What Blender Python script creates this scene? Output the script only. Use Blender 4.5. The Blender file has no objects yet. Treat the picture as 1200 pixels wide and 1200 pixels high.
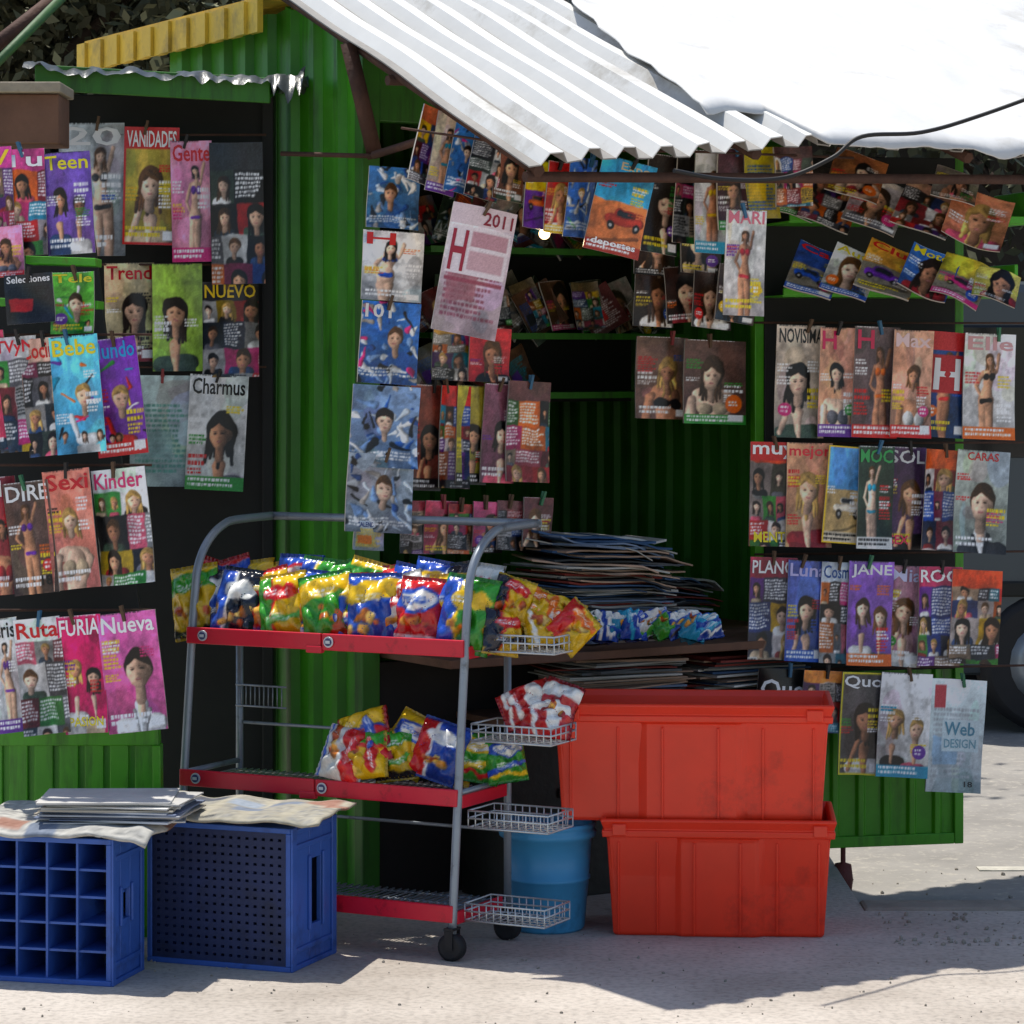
import bpy, bmesh, math, random
import numpy as np
from mathutils import Vector, Matrix, Euler, noise
random.seed(7); RNG=np.random.RandomState(11)
F=3440.0; EYE=1.6
col=bpy.context.scene.collection
def P(u,v,d): return Vector(((u-600)*d/F, d, EYE-(v-420)*d/F))
def hexc(h):
    if not isinstance(h,str): return np.array(h,float)
    h=h.lstrip('#'); return np.array([int(h[i:i+2],16)/255 for i in (0,2,4)])
def lin(c):
    c=np.clip(np.asarray(c,float),0,1); return np.where(c<=.04045,c/12.92,((c+.055)/1.055)**2.4)
# ---------------------------------------------------------------- materials
def nodes(name):
    m=bpy.data.materials.new(name); m.use_nodes=True
    nt=m.node_tree; b=nt.nodes['Principled BSDF']; return m,nt,b
def mat(name,c,rough=.5,metal=0,var=.2,scale=6,bump=.1,dirt=None,dirt_amt=.0,dscale=3,streak=False,spec=.5):
    m,nt,b=nodes(name); c=list(lin(hexc(c)))
    tc=nt.nodes.new('ShaderNodeTexCoord'); n=nt.nodes.new('ShaderNodeTexNoise'); n.inputs['Scale'].default_value=scale; n.inputs['Detail'].default_value=8; n.inputs['Roughness'].default_value=.65
    nt.links.new(tc.outputs['Object'],n.inputs['Vector'])
    r=nt.nodes.new('ShaderNodeValToRGB'); r.color_ramp.elements[0].position=.3; r.color_ramp.elements[1].position=.7
    r.color_ramp.elements[0].color=[x*(1-var) for x in c]+[1]; r.color_ramp.elements[1].color=[min(1,x*(1+var)) for x in c]+[1]
    nt.links.new(n.outputs['Fac'],r.inputs['Fac']); out=r.outputs['Color']
    if dirt is not None:
        n2=nt.nodes.new('ShaderNodeTexNoise'); n2.inputs['Scale'].default_value=dscale; n2.inputs['Detail'].default_value=10; n2.inputs['Roughness'].default_value=.7
        if streak:
            mp=nt.nodes.new('ShaderNodeMapping'); mp.inputs['Scale'].default_value=(4,4,.5); nt.links.new(tc.outputs['Object'],mp.inputs['Vector']); nt.links.new(mp.outputs[0],n2.inputs['Vector'])
        else: nt.links.new(tc.outputs['Object'],n2.inputs['Vector'])
        r2=nt.nodes.new('ShaderNodeValToRGB'); r2.color_ramp.elements[0].position=.62-dirt_amt*.3; r2.color_ramp.elements[1].position=.72
        nt.links.new(n2.outputs['Fac'],r2.inputs['Fac'])
        mx=nt.nodes.new('ShaderNodeMixRGB'); mx.inputs['Color2'].default_value=list(lin(hexc(dirt)))+[1]
        nt.links.new(r2.outputs['Color'],mx.inputs['Fac']); nt.links.new(out,mx.inputs['Color1']); out=mx.outputs['Color']
    nt.links.new(out,b.inputs['Base Color']); b.inputs['Roughness'].default_value=rough; b.inputs['Metallic'].default_value=metal
    b.inputs['Specular IOR Level'].default_value=spec
    if bump:
        bp=nt.nodes.new('ShaderNodeBump'); bp.inputs['Strength'].default_value=bump; bp.inputs['Distance'].default_value=.01
        n3=nt.nodes.new('ShaderNodeTexNoise'); n3.inputs['Scale'].default_value=scale*5; n3.inputs['Detail'].default_value=6
        nt.links.new(tc.outputs['Object'],n3.inputs['Vector']); nt.links.new(n3.outputs['Fac'],bp.inputs['Height']); nt.links.new(bp.outputs[0],b.inputs['Normal'])
    return m
def attrmat(name,rough=.35,bump=.0,bscale=30,spec=.4,dirt=.18):
    m,nt,b=nodes(name); a=nt.nodes.new('ShaderNodeAttribute'); a.attribute_name='Col'
    tc=nt.nodes.new('ShaderNodeTexCoord'); n=nt.nodes.new('ShaderNodeTexNoise'); n.inputs['Scale'].default_value=9; n.inputs['Detail'].default_value=6
    nt.links.new(tc.outputs['Object'],n.inputs['Vector'])
    mr=nt.nodes.new('ShaderNodeMapRange'); mr.inputs['To Min'].default_value=1-dirt*2; mr.inputs['To Max'].default_value=1.0+dirt*.5
    nt.links.new(n.outputs['Fac'],mr.inputs['Value'])
    mx=nt.nodes.new('ShaderNodeVectorMath'); mx.operation='SCALE'; nt.links.new(a.outputs['Color'],mx.inputs[0]); nt.links.new(mr.outputs[0],mx.inputs['Scale'])
    nt.links.new(mx.outputs[0],b.inputs['Base Color']); b.inputs['Roughness'].default_value=rough; b.inputs['Specular IOR Level'].default_value=spec
    if bump:
        bp=nt.nodes.new('ShaderNodeBump'); bp.inputs['Strength'].default_value=bump; bp.inputs['Distance'].default_value=.01
        n3=nt.nodes.new('ShaderNodeTexNoise'); n3.inputs['Scale'].default_value=bscale; n3.inputs['Detail'].default_value=4
        nt.links.new(tc.outputs['Object'],n3.inputs['Vector']); nt.links.new(n3.outputs['Fac'],bp.inputs['Height']); nt.links.new(bp.outputs[0],b.inputs['Normal'])
    return m
M_COVER=attrmat('printed_cover',.3,.2,12,.45,.06)
M_PAPER=attrmat('newsprint',.8,.3,40,.2)
M_FOIL=attrmat('snack_foil',.25,.4,20,.55,.06)
M_GREEN=mat('green_painted_metal','4a9c14',.42,0,.22,3,.12,'2c5410',.3,3,True)
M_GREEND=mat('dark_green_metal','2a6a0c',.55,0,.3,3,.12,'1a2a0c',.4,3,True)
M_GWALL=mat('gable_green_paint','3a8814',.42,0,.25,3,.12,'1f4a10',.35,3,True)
M_RAILG=mat('bright_green_rail','4aa41c',.4,0,.15,8,.1,'6b4a20',.1,12)
M_POLE=mat('dull_green_pole','2f5a26',.6,0,.25,8,.2,'3c3020',.4,8)
M_YEL=mat('yellow_painted_metal','dcb83c',.5,0,.15,4,.1,'8a7440',.4,5)
M_WHITE=mat('white_roof_paint','dcdcd8',.5,0,.06,3,.15,'a09888',.25,2.2)
M_VALL=mat('shaded_grimy_valley','8c8984',.7,0,.2,5,.15,'5c564c',.3,3)  # grey paints the shade between corrugations into the colour, along with grime
M_TARP=mat('white_tarp','d4d4d2',.6,0,.05,2,.35,'aca89e',.25,1.8)
M_RUST=mat('rusty_iron','4a3024',.8,.1,.4,12,.4)
M_BLACK=mat('black_board','141512',.7,0,.3,5,.1)
M_DKBR=mat('dark_brown_panel','1e1a16',.8,0,.35,4,.2)
M_WOOD=mat('weathered_wood','6a4a38',.8,0,.3,6,.3)
M_TUBE=mat('grey_tube_paint','8c949c',.38,.35,.1,10,.05,'54504c',.15,14)
M_REDL=mat('red_shelf_paint','cc1430',.35,0,.08,6,.05,'7a1018',.1,9)
M_RED=mat('red_plastic','f03818',.34,0,.1,3,.06,'c02810',.2,4)
M_BLUE=mat('blue_crate_plastic','345cac',.45,0,.15,5,.08,'1e3468',.3,6)
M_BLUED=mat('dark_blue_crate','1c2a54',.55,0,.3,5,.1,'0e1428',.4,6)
M_BUCK=mat('light_blue_plastic','4498c8',.42,0,.1,4,.05,'33688a',.2,5)
M_RUB=mat('black_rubber','16161a',.7,0,.2,10,.1)
M_WIRE=mat('chrome_wire','c4c8c8',.35,.6,.05,10,0)
M_CABLE=mat('black_cable','161412',.6,0,.1,10,0)
# ---------------------------------------------------------------- mesh helpers
WL={}
def reg(o,loc,parent):
    loc=Vector(loc); WL[o.name]=loc
    if parent is not None:
        o.parent=parent; o.location=loc-WL[parent.name]
    else: o.location=loc
def empty(name,loc,label=None,cat=None,group=None,parent=None):
    o=bpy.data.objects.new(name,None); o.empty_display_size=.1; col.objects.link(o); reg(o,loc,parent)
    if label: o['label']=label
    if cat: o['category']=cat
    if group: o['group']=group
    return o
def finish(bm,name,mats,parent=None,label=None,cat=None,group=None,smooth=False,kind=None,bevel=0,loc=None):
    bmesh.ops.recalc_face_normals(bm,faces=bm.faces)
    co=[v.co for v in bm.verts]
    if loc is None:
        mn=Vector([min(c[i] for c in co) for i in range(3)]); mx=Vector([max(c[i] for c in co) for i in range(3)])
        loc=Vector(((mn.x+mx.x)/2,(mn.y+mx.y)/2,mn.z))
    for v in bm.verts: v.co-=Vector(loc)
    me=bpy.data.meshes.new(name); bm.to_mesh(me); bm.free()
    for m in (mats if isinstance(mats,list) else [mats]): me.materials.append(m)
    if smooth:
        for p in me.polygons: p.use_smooth=True
    o=bpy.data.objects.new(name,me); col.objects.link(o); reg(o,loc,parent)
    if label: o['label']=label
    if cat: o['category']=cat
    if group: o['group']=group
    if kind: o['kind']=kind
    if bevel:
        b=o.modifiers.new('b','BEVEL'); b.width=bevel; b.segments=2; b.limit_method='ANGLE'
    return o
def box(bm,o,a,b,c,mi=0):
    o=Vector(o);a=Vector(a);b=Vector(b);c=Vector(c)
    vs=[bm.verts.new(o+a*i+b*j+c*k) for k in (0,1) for j in (0,1) for i in (0,1)]
    for f in ((0,1,3,2),(4,6,7,5),(0,4,5,1),(2,3,7,6),(0,2,6,4),(1,5,7,3)):
        fa=bm.faces.new([vs[i] for i in f]); fa.material_index=mi
def tube(bm,pts,r,seg=8,mi=0,cap=True):
    pts=[Vector(p) for p in pts]; rings=[]
    n=len(pts); up=None
    for i,p in enumerate(pts):
        t=(pts[min(i+1,n-1)]-pts[max(i-1,0)]).normalized()
        if up is None:
            up=Vector((0,0,1)) if abs(t.z)<.9 else Vector((1,0,0))
        x=t.cross(up).normalized(); y=x.cross(t).normalized(); up=y
        rr=r[i] if isinstance(r,(list,tuple)) else r
        rings.append([bm.verts.new(p+x*math.cos(2*math.pi*k/seg)*rr+y*math.sin(2*math.pi*k/seg)*rr) for k in range(seg)])
    for a,b in zip(rings[:-1],rings[1:]):
        for k in range(seg):
            f=bm.faces.new((a[k],a[(k+1)%seg],b[(k+1)%seg],b[k])); f.material_index=mi; f.smooth=True
    if cap:
        for rg in (rings[0],rings[-1]):
            f=bm.faces.new(rg); f.material_index=mi
def lathe(bm,c,prof,seg=40,mi=0):
    rings=[]
    for r,z in prof: rings.append([bm.verts.new(Vector(c)+Vector((r*math.cos(2*math.pi*k/seg),r*math.sin(2*math.pi*k/seg),z))) for k in range(seg)])
    for a,b in zip(rings[:-1],rings[1:]):
        for k in range(seg):
            f=bm.faces.new((a[k],a[(k+1)%seg],b[(k+1)%seg],b[k])); f.material_index=mi; f.smooth=True
    bm.faces.new(rings[0]); bm.faces.new(rings[-1])
def ribbed(bm,A,B,z0,ztop,pitch=.1,dep=.018,nrm=None,mi=0):
    A=Vector((A[0],A[1],0));B=Vector((B[0],B[1],0)); L=(B-A).length; t=(B-A)/L
    n=Vector((nrm[0],nrm[1],0)).normalized()
    s=0; pr=[]
    while s<L:
        for f,h in ((0,0),(.62,0),(.70,1),(.92,1)):
            if s+f*pitch<=L: pr.append((s+f*pitch,h))
        s+=pitch
    pr.append((L,0)); prev=None
    for s,h in pr:
        zt=ztop(s/L) if callable(ztop) else ztop; row=[]
        for k in range(9):
            z=z0+(zt-z0)*k/8; p=A+t*s+n*(dep*h+.006*noise.noise(Vector((s*3,z*2,A.x))))
            row.append(bm.verts.new((p.x,p.y,z)))
        if prev:
            for k in range(8):
                f=bm.faces.new((prev[k],row[k],row[k+1],prev[k+1])); f.material_index=mi
        prev=row
# ---------------------------------------------------------------- text
TC={}
def glyphs(s):
    if s in TC: return TC[s]
    cu=bpy.data.curves.new('t','FONT'); cu.body=s; cu.resolution_u=2; cu.offset=.016
    o=bpy.data.objects.new('t',cu); col.objects.link(o); bpy.context.view_layer.update()
    me=o.evaluated_get(bpy.context.evaluated_depsgraph_get()).to_mesh()
    v=np.array([[a.co.x,a.co.y] for a in me.vertices]); f=[list(p.vertices) for p in me.polygons]
    v=(v-v.min(0))/(v.max(0)-v.min(0)+1e-9)
    o.evaluated_get(bpy.context.evaluated_depsgraph_get()).to_mesh_clear()
    bpy.data.objects.remove(o); bpy.data.curves.remove(cu)
    TC[s]=(v,f); return TC[s]
# ---------------------------------------------------------------- cover painter
SS=3
def snoise(H,W,cy,cx,rng):
    g=rng.randn(cy+2,cx+2); y=np.linspace(0,cy,H); x=np.linspace(0,cx,W)
    yi=y.astype(int); xi=x.astype(int); fy=y-yi; fx=x-xi; fy=(fy*fy*(3-2*fy))[:,None]; fx=(fx*fx*(3-2*fx))[None,:]
    a=g[yi][:,xi]; b=g[yi][:,xi+1]; c=g[yi+1][:,xi]; d=g[yi+1][:,xi+1]
    return (a*(1-fx)+b*fx)*(1-fy)+(c*(1-fx)+d*fx)*fy
class Cv:
    def __init__(s,w,h,asp):
        s.w,s.h=w,h; W,H=w*SS,h*SS; s.asp=asp
        s.X0,s.Y0=np.meshgrid((np.arange(W)+.5)/W,(np.arange(H)+.5)/H); s.X,s.Y=s.X0,s.Y0; s.a=np.zeros((H,W,3))
    def warp(s,rng,am=.016):
        H,W=s.X0.shape
        s.X=s.X0+am*snoise(H,W,6,5,rng)+am*.35*snoise(H,W,18,14,rng); s.Y=s.Y0+(am*snoise(H,W,6,5,rng)+am*.35*snoise(H,W,18,14,rng))/s.asp
    def unwarp(s): s.X,s.Y=s.X0,s.Y0
    def photo(s,rng,am=.22):
        H,W=s.X0.shape
        f=1+am*(.5*snoise(H,W,4,3,rng)+.4*snoise(H,W,11,8,rng)+.35*snoise(H,W,28,20,rng))
        s.a=s.a*np.clip(f,.4,1.5)[...,None]
        for ax in (0,1):
            s.a=(np.roll(s.a,1,ax)+np.roll(s.a,-1,ax)+s.a)/3
    def put(s,m,c,al=1.):
        c=hexc(c); s.a[m]=s.a[m]*(1-al)+c*al
    def grad(s,c1,c2):
        c1,c2=hexc(c1),hexc(c2); t=s.Y0[...,None]; s.a=c1*(1-t)+c2*t
    def rect(s,x0,y0,x1,y1,c,al=1.): s.put((s.X>=x0)&(s.X<x1)&(s.Y>=y0)&(s.Y<y1),c,al)
    def ell(s,cx,cy,rx,ry,c,al=1.): s.put(((s.X-cx)/rx)**2+((s.Y-cy)/ry)**2<1,c,al)
    def ball(s,cx,cy,rx,ry,c,k=.35):
        X=(s.X-cx)/rx; Y=(s.Y-cy)/ry; m=X*X+Y*Y<1; c=hexc(c)
        sh=np.clip(1.1-k*(X[m]*.8+Y[m]*.45+.2)-.22*(X[m]**2+Y[m]**2),.3,1.25)
        s.a[m]=c[None]*sh[:,None]
    def cap(s,x0,y0,x1,y1,r,c,r1=None,k=.4):
        r1=r if r1 is None else r1; A=s.asp; c=hexc(c)
        dx,dy=x1-x0,(y1-y0)*A; L=dx*dx+dy*dy+1e-9
        t=np.clip(((s.X-x0)*dx+(s.Y-y0)*A*dy)/L,0,1); ex=s.X-x0-t*dx; rr=r+(r1-r)*t
        d=np.hypot(ex,(s.Y-y0)*A-t*dy); m=d<rr
        s.a[m]=c[None]*np.clip(1.05-k*(ex/rr)[m]-.2*(d/rr)[m]**2,.3,1.2)[:,None]
    def lines(s,x0,y0,x1,n,hh,c,rng):
        y=y0
        for _ in range(n):
            x=x0; e=x1-rng.rand()*(x1-x0)*.35
            while x<e:
                w=.015+rng.rand()*.05; s.rect(x,y,min(x+w,e),y+hh*(.5+.15*rng.rand()),c); x+=w+.014
            y+=hh
    def border(s,c,t=.05):
        t2=t/s.asp; s.put((s.X0<t)|(s.X0>1-t)|(s.Y0<t2)|(s.Y0>1-t2),c)
    def out(s,rng):
        a=s.a.reshape(s.h,SS,s.w,SS,3).mean((1,3)); a=a+rng.randn(s.h,s.w,1)*.025; return np.clip(a,0,1)
SK=['dca27c','cc8e68','e8b898','b87c5a','efc6aa']; HR=['1a100c','34200f','5a3818','0c0a0a','b08a48']
BR=['d81c1c','f0c010','1c50b8','28962c','d82878','ee6a10','64289c','f0f0ee','0c0c10','109cc0']
CL=['101014','e8e6e0','24406c','8c1c24','c8b090','3c5040','5c5c64','d8506c','203040','ece8e4']
def head(c,cx,cy,r,skin,hair,rng,long=True):
    A=c.asp; ry=r*1.3/A; tl=(rng.rand()-.5)*.4*r; rx=r*.84
    if long:
        for k in range(7):
            f=k/6*2-1; c.cap(cx+f*r*.75,cy-ry*.3,cx+f*r*(.95+.2*rng.rand())+tl,cy+ry*(1.2+.9*rng.rand()),r*.3,hair*(.7+.7*rng.rand()),r*.12)
        c.ball(cx,cy-ry*.25,r*1.15,ry*1.08,hair)
    else: c.ball(cx,cy-ry*.25,r*.98,ry*.98,hair)
    c.cap(cx,cy+ry*.5,cx,cy+ry*1.5,r*.38,skin*.72)
    c.ball(cx+tl*.3,cy+ry*.02,rx,ry*.8,skin,.42); c.ball(cx+tl*.3,cy+ry*.3,rx*.8,ry*.68,skin,.42)
    c.cap(cx-r*.75,cy-ry*.5,cx-r*.1+tl,cy-ry*.86,r*.2,hair,r*.28); c.cap(cx-r*.1+tl,cy-ry*.86,cx+r*.8,cy-ry*.3,r*.26,hair,r*.14)
    for sx in (-1,1):
        x=cx+tl*.6+sx*r*.34; c.ell(x,cy-ry*.04,r*.19,ry*.075,skin*.6,.7); c.ell(x,cy-ry*.03,r*.12,ry*.055,'20140f'); c.rect(x-r*.2,cy-ry*.18,x+r*.2,cy-ry*.14,hair,.6)
    c.ell(cx+tl*.6+r*.08,cy+ry*.24,r*.12,ry*.07,skin*.68,.6); c.ell(cx+tl*.6,cy+ry*.5,r*.24,ry*.06,'a04044',.85); c.ell(cx+tl*.6,cy+ry*.49,r*.17,ry*.022,'f0e4dc',.6)
    c.ell(cx-r*.4+tl*.3,cy+ry*.2,r*.2,ry*.14,np.clip(skin*1.12,0,1),.5)
def paint(style,bg,w,h,asp,rng,acc=None,acc2=None,blocks=4,top=.2,border=None):
    c=Cv(w,h,asp); bg=hexc(bg); bg=np.clip(bg.mean()+(bg-bg.mean())*1.2,0,1); c.grad(np.clip(bg*1.15,0,1),bg*.75)
    ua=acc is not None
    acc=hexc(acc) if ua else hexc(CL[rng.randint(len(CL))] if style in('portrait','boy','two','close') else BR[rng.randint(len(BR))]); acc2=hexc(acc2) if acc2 is not None else hexc(BR[rng.randint(len(BR))])
    skin=hexc(SK[rng.randint(5)]); hair=hexc(HR[rng.randint(5)]); cx=.42+rng.rand()*.2
    c.warp(rng)
    for _ in range(9): c.ell(rng.rand(),rng.rand(),.06+.25*rng.rand(),.05+.2*rng.rand(),np.clip(bg*(.6+.7*rng.rand())*(.85+.3*rng.rand(3)),0,1),.4)
    if style in('portrait','boy'):
        dy=rng.rand()*.06; sw=.34+.06*rng.rand()
        c.cap(cx-sw*.75,.92+dy,cx+sw*.75,.9+dy,.16,acc); c.rect(cx-sw-.02,.95+dy,cx+sw+.02,1.01,acc*.85)
        c.cap(cx-.0,.74+dy,cx+.0,1.02,.12,'e0e0de' if style=='boy' else skin,.03)
        if style=='boy': c.cap(cx,.74+dy,cx,.8+dy,.07,skin); c.cap(cx-.13,.82,cx-.04,1.04,.035,acc*.7); c.cap(cx+.13,.82,cx+.04,1.04,.035,acc*.6)
        elif rng.rand()<.5: c.cap(cx-.34,.95,cx-.16,.68,.055,skin)
        head(c,cx,.46+dy,.2+.04*rng.rand(),skin,hair,rng,style=='portrait')
    elif style=='two':
        for k,x in enumerate((.3,.7)):
            a_=acc if k else hexc(CL[rng.randint(len(CL))]); c.cap(x-.12,.86+.06*k,x+.12,.86+.06*k,.12,a_); c.rect(x-.23,.9+.06*k,x+.23,1.01,a_*.85); c.cap(x,.7,x,.86,.06,skin,.03); head(c,x+.03,.46+.08*k,.14,hexc(SK[rng.randint(5)]),hexc(HR[rng.randint(5)]),rng,k==0 or rng.rand()<.5)
    elif style=='body':
        ln=rng.rand()*.16-.08; hp=cx+ln
        for sx in (-1,1): c.cap(hp+sx*.07,.62,hp+sx*.07+ln*.6*sx,1.06,.088,skin*(.85 if sx>0 else 1),.06)
        c.cap(cx-.12,.36,cx-.23,.5,.036,skin*.9); c.cap(cx-.23,.5,hp-.1,.6,.032,skin*.95); c.cap(cx+.12,.36,cx+.2,.2,.036,skin*.85)
        c.cap(cx,.37,cx+ln*.5,.5,.125,skin,.09); c.cap(cx+ln*.5,.5,hp,.62,.09,skin,.135); c.cap(cx,.3,cx,.38,.045,skin*.8)
        c.ball(cx-.062,.405,.06,.036,acc); c.ball(cx+.062,.405,.06,.036,acc); c.cap(hp-.09,.635,hp+.09,.63,.04,acc)
        head(c,cx,.25,.08,skin,hair,rng,True)
    elif style=='close':
        c.cap(cx-.16,.7,cx+.22,.72,.16,skin); c.cap(cx+.03,.75,cx,1.05,.22,skin,.19); c.cap(cx-.3,.72,cx-.36,1.02,.08,skin*.95); c.cap(cx+.36,.74,cx+.12,.95,.075,skin*.85)
        c.ball(cx-.1,.82,.13,.07,acc,.5); c.ball(cx+.15,.82,.13,.07,acc,.5); head(c,cx,.43,.16,skin,hair,rng)
    elif style=='collage':
        y=top
        while y<1:
            hh=.12+.2*rng.rand(); x=0
            while x<1:
                ww=.2+.45*rng.rand(); cc=hexc((BR+CL)[rng.randint(20)]); cc=cc*(.5+.5*rng.rand()); c.rect(x,y,x+ww,y+hh,cc,.92)
                q=rng.rand()
                if q<.6:
                    hr=min(ww*.24,hh*.3*asp); c.cap(x+ww*.3,y+hh*.95,x+ww*.7,y+hh*.95,hr*.8,hexc(CL[rng.randint(10)])); head(c,x+ww*(.4+.2*rng.rand()),y+hh*.45,hr,hexc(SK[rng.randint(5)]),hexc(HR[rng.randint(5)]),rng,rng.rand()<.6)
                else: c.lines(x+.02,y+.02,x+ww-.02,max(1,int(hh/.03)-1),.03,'ffffff' if cc.mean()<.5 else '101010',rng)
                x+=ww
            y+=hh
    elif style=='kids':
        for _ in range(12):
            x,y=rng.rand(),top+rng.rand()*(1-top); c.cap(x,y,x+.2*rng.randn(),y+.06*rng.randn(),.02+.035*rng.rand(),BR[rng.randint(len(BR))],.015)
        c.cap(cx-.12,.88,cx+.12,.88,.12,acc2); c.rect(cx-.24,.93,cx+.24,1.01,acc2*.8); c.cap(cx-.2,.85,cx-.3,.68,.05,acc2*.9); head(c,cx,.52,.17,skin,hair,rng,False)
        for _ in range(3): 
            x=.1+.8*rng.rand(); head(c,x,.85,.06,hexc(SK[rng.randint(5)]),hexc(HR[rng.randint(5)]),rng,rng.rand()<.5)
    elif style=='scene':
        c.rect(0,.45,1,1,acc); c.cap(cx-.26,.63,cx+.28,.63,.085,acc2); c.cap(cx-.14,.56,cx+.1,.56,.07,acc2*.8); c.cap(cx-.12,.56,cx+.08,.56,.045,'182028')
        for sx in (-.22,.22): c.ball(cx+sx,.695,.07,.05,'101010'); c.ell(cx+sx,.695,.03,.02,'b0b0b0')
        c.cap(.1,.9,.9,.8,.03,acc*.6)
    elif style=='comic':
        for _ in range(46):
            x,y=rng.rand(),rng.rand(); cc=[hexc('e0e6ec'),hexc('1c4c94'),hexc('7498c8'),hexc('14181f'),hexc('a8a098'),acc,hexc('c8d4e0')][rng.randint(7)]
            c.cap(x,y,x+rng.randn()*.12,y+rng.randn()*.1,.015+.05*rng.rand(),cc,.01)
        head(c,.35+.3*rng.rand(),.45,.13,skin,hair,rng,False); c.lines(.05,.8,.95,3,.04,'f0f0f0',rng)
    elif style=='text':
        c.unwarp(); c.lines(.08,top+.06,.92,int((.86-top)/.045),.045,acc,rng); c.warp(rng); c.rect(.1,.5,.55,.75,acc2,.8)
    c.photo(rng,.12 if style=='text' else .2); c.unwarp()
    if style in('portrait','body','boy','close','two','scene','kids'):
        for k in range(blocks):
            lft=rng.rand()<.5; x0=.04 if lft else .64; y0=top+.02+rng.rand()*(.68-top); cc=[acc2,hexc('ffffff'),hexc('f4d820'),hexc('ffffff'),hexc('d81c20')][rng.randint(5)]
            if k==0: c.lines(x0,y0,x0+.34,2,.06,cc,rng)
            c.lines(x0,y0+(.12 if k==0 else 0),x0+.3,rng.randint(2,5),.022+.01*rng.rand(),cc,rng)
        if rng.rand()<.5: c.rect(0,.88,1,1,acc2,.92); c.lines(.05,.895,.95,2,.042,'ffffff' if acc2.mean()<.6 else '101010',rng)
        elif rng.rand()<.7: c.lines(.06,.84,.8,2,.055,'ffffff' if rng.rand()<.6 else 'f4d820',rng)
        if rng.rand()<.3:
            x=.8 if rng.rand()<.5 else .2; c.ell(x,.75,.13,.13/asp,BR[rng.randint(7)]); c.lines(x-.08,.72,x+.09,2,.035,'ffffff',rng)
        if rng.rand()<.3: c.rect(.72,.88,.95,.96,'f4f4f4')
        c.lines(.05,.0,.95,1,.022,'ffffff' if bg.mean()<.5 else '202020',rng)
    if border is not None: c.border(border)
    return c
def sheet_mesh(name,W,H,img,yf,thick,texts,page=(.82,.8,.76),mt=None):
    ny,nx=img.shape[0]-1,img.shape[1]-1
    ii,jj=np.meshgrid(np.arange(nx+1),np.arange(ny+1))
    x=(ii/nx-.5)*W; z=(.5-jj/ny)*H; y=yf(x,z)
    V=np.stack([x,y,z],-1).reshape(-1,3); C=lin(img).reshape(-1,3)
    idx=(np.arange((nx+1)*(ny+1))).reshape(ny+1,nx+1)
    fc=np.stack([idx[1:,:-1],idx[1:,1:],idx[:-1,1:],idx[:-1,:-1]],-1).reshape(-1,4).tolist()
    br=np.concatenate([idx[0,:-1],idx[:-1,-1],idx[-1,:0:-1],idx[:0:-1,0]])
    n0=len(V); fr=V[br]; V0=V; V=np.vstack([V,fr,V0+np.array([0,thick,0])]); nb=len(br)
    pg=lin(np.array(page)); C=np.vstack([C,np.tile(pg,(nb,1)),np.tile(pg*.8,(len(V0),1))])
    ob=n0+nb; bk=br+ob
    for k in range(nb):
        a,b=n0+k,n0+(k+1)%nb; fc.append([a,b,int(bk[(k+1)%nb]),int(bk[k])])
    fc+=(np.stack([idx[:-1,:-1],idx[:-1,1:],idx[1:,1:],idx[1:,:-1]],-1).reshape(-1,4)+ob).tolist()
    for (s,x0,y0,x1,y1,c) in texts:
        gv,gf=glyphs(s); o=len(V)
        tx=(x0+gv[:,0]*(x1-x0)-.5)*W; tz=(.5-(y1-gv[:,1]*(y1-y0)))*H; ty=yf(tx,tz)-.0016
        V=np.vstack([V,np.stack([tx,ty,tz],-1)]); C=np.vstack([C,np.tile(lin(hexc(c)),(len(gv),1))])
        fc+= [[i+o for i in f] for f in gf]
    me=bpy.data.meshes.new(name); me.from_pydata(V.tolist(),[],fc)
    at=me.color_attributes.new('Col','FLOAT_COLOR','POINT'); at.data.foreach_set('color',np.hstack([C,np.ones((len(C),1))]).astype(np.float32).ravel())
    me.polygons.foreach_set('use_smooth',[True]*len(fc))
    me.materials.append(mt or M_COVER); return me
PINS=[]
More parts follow.
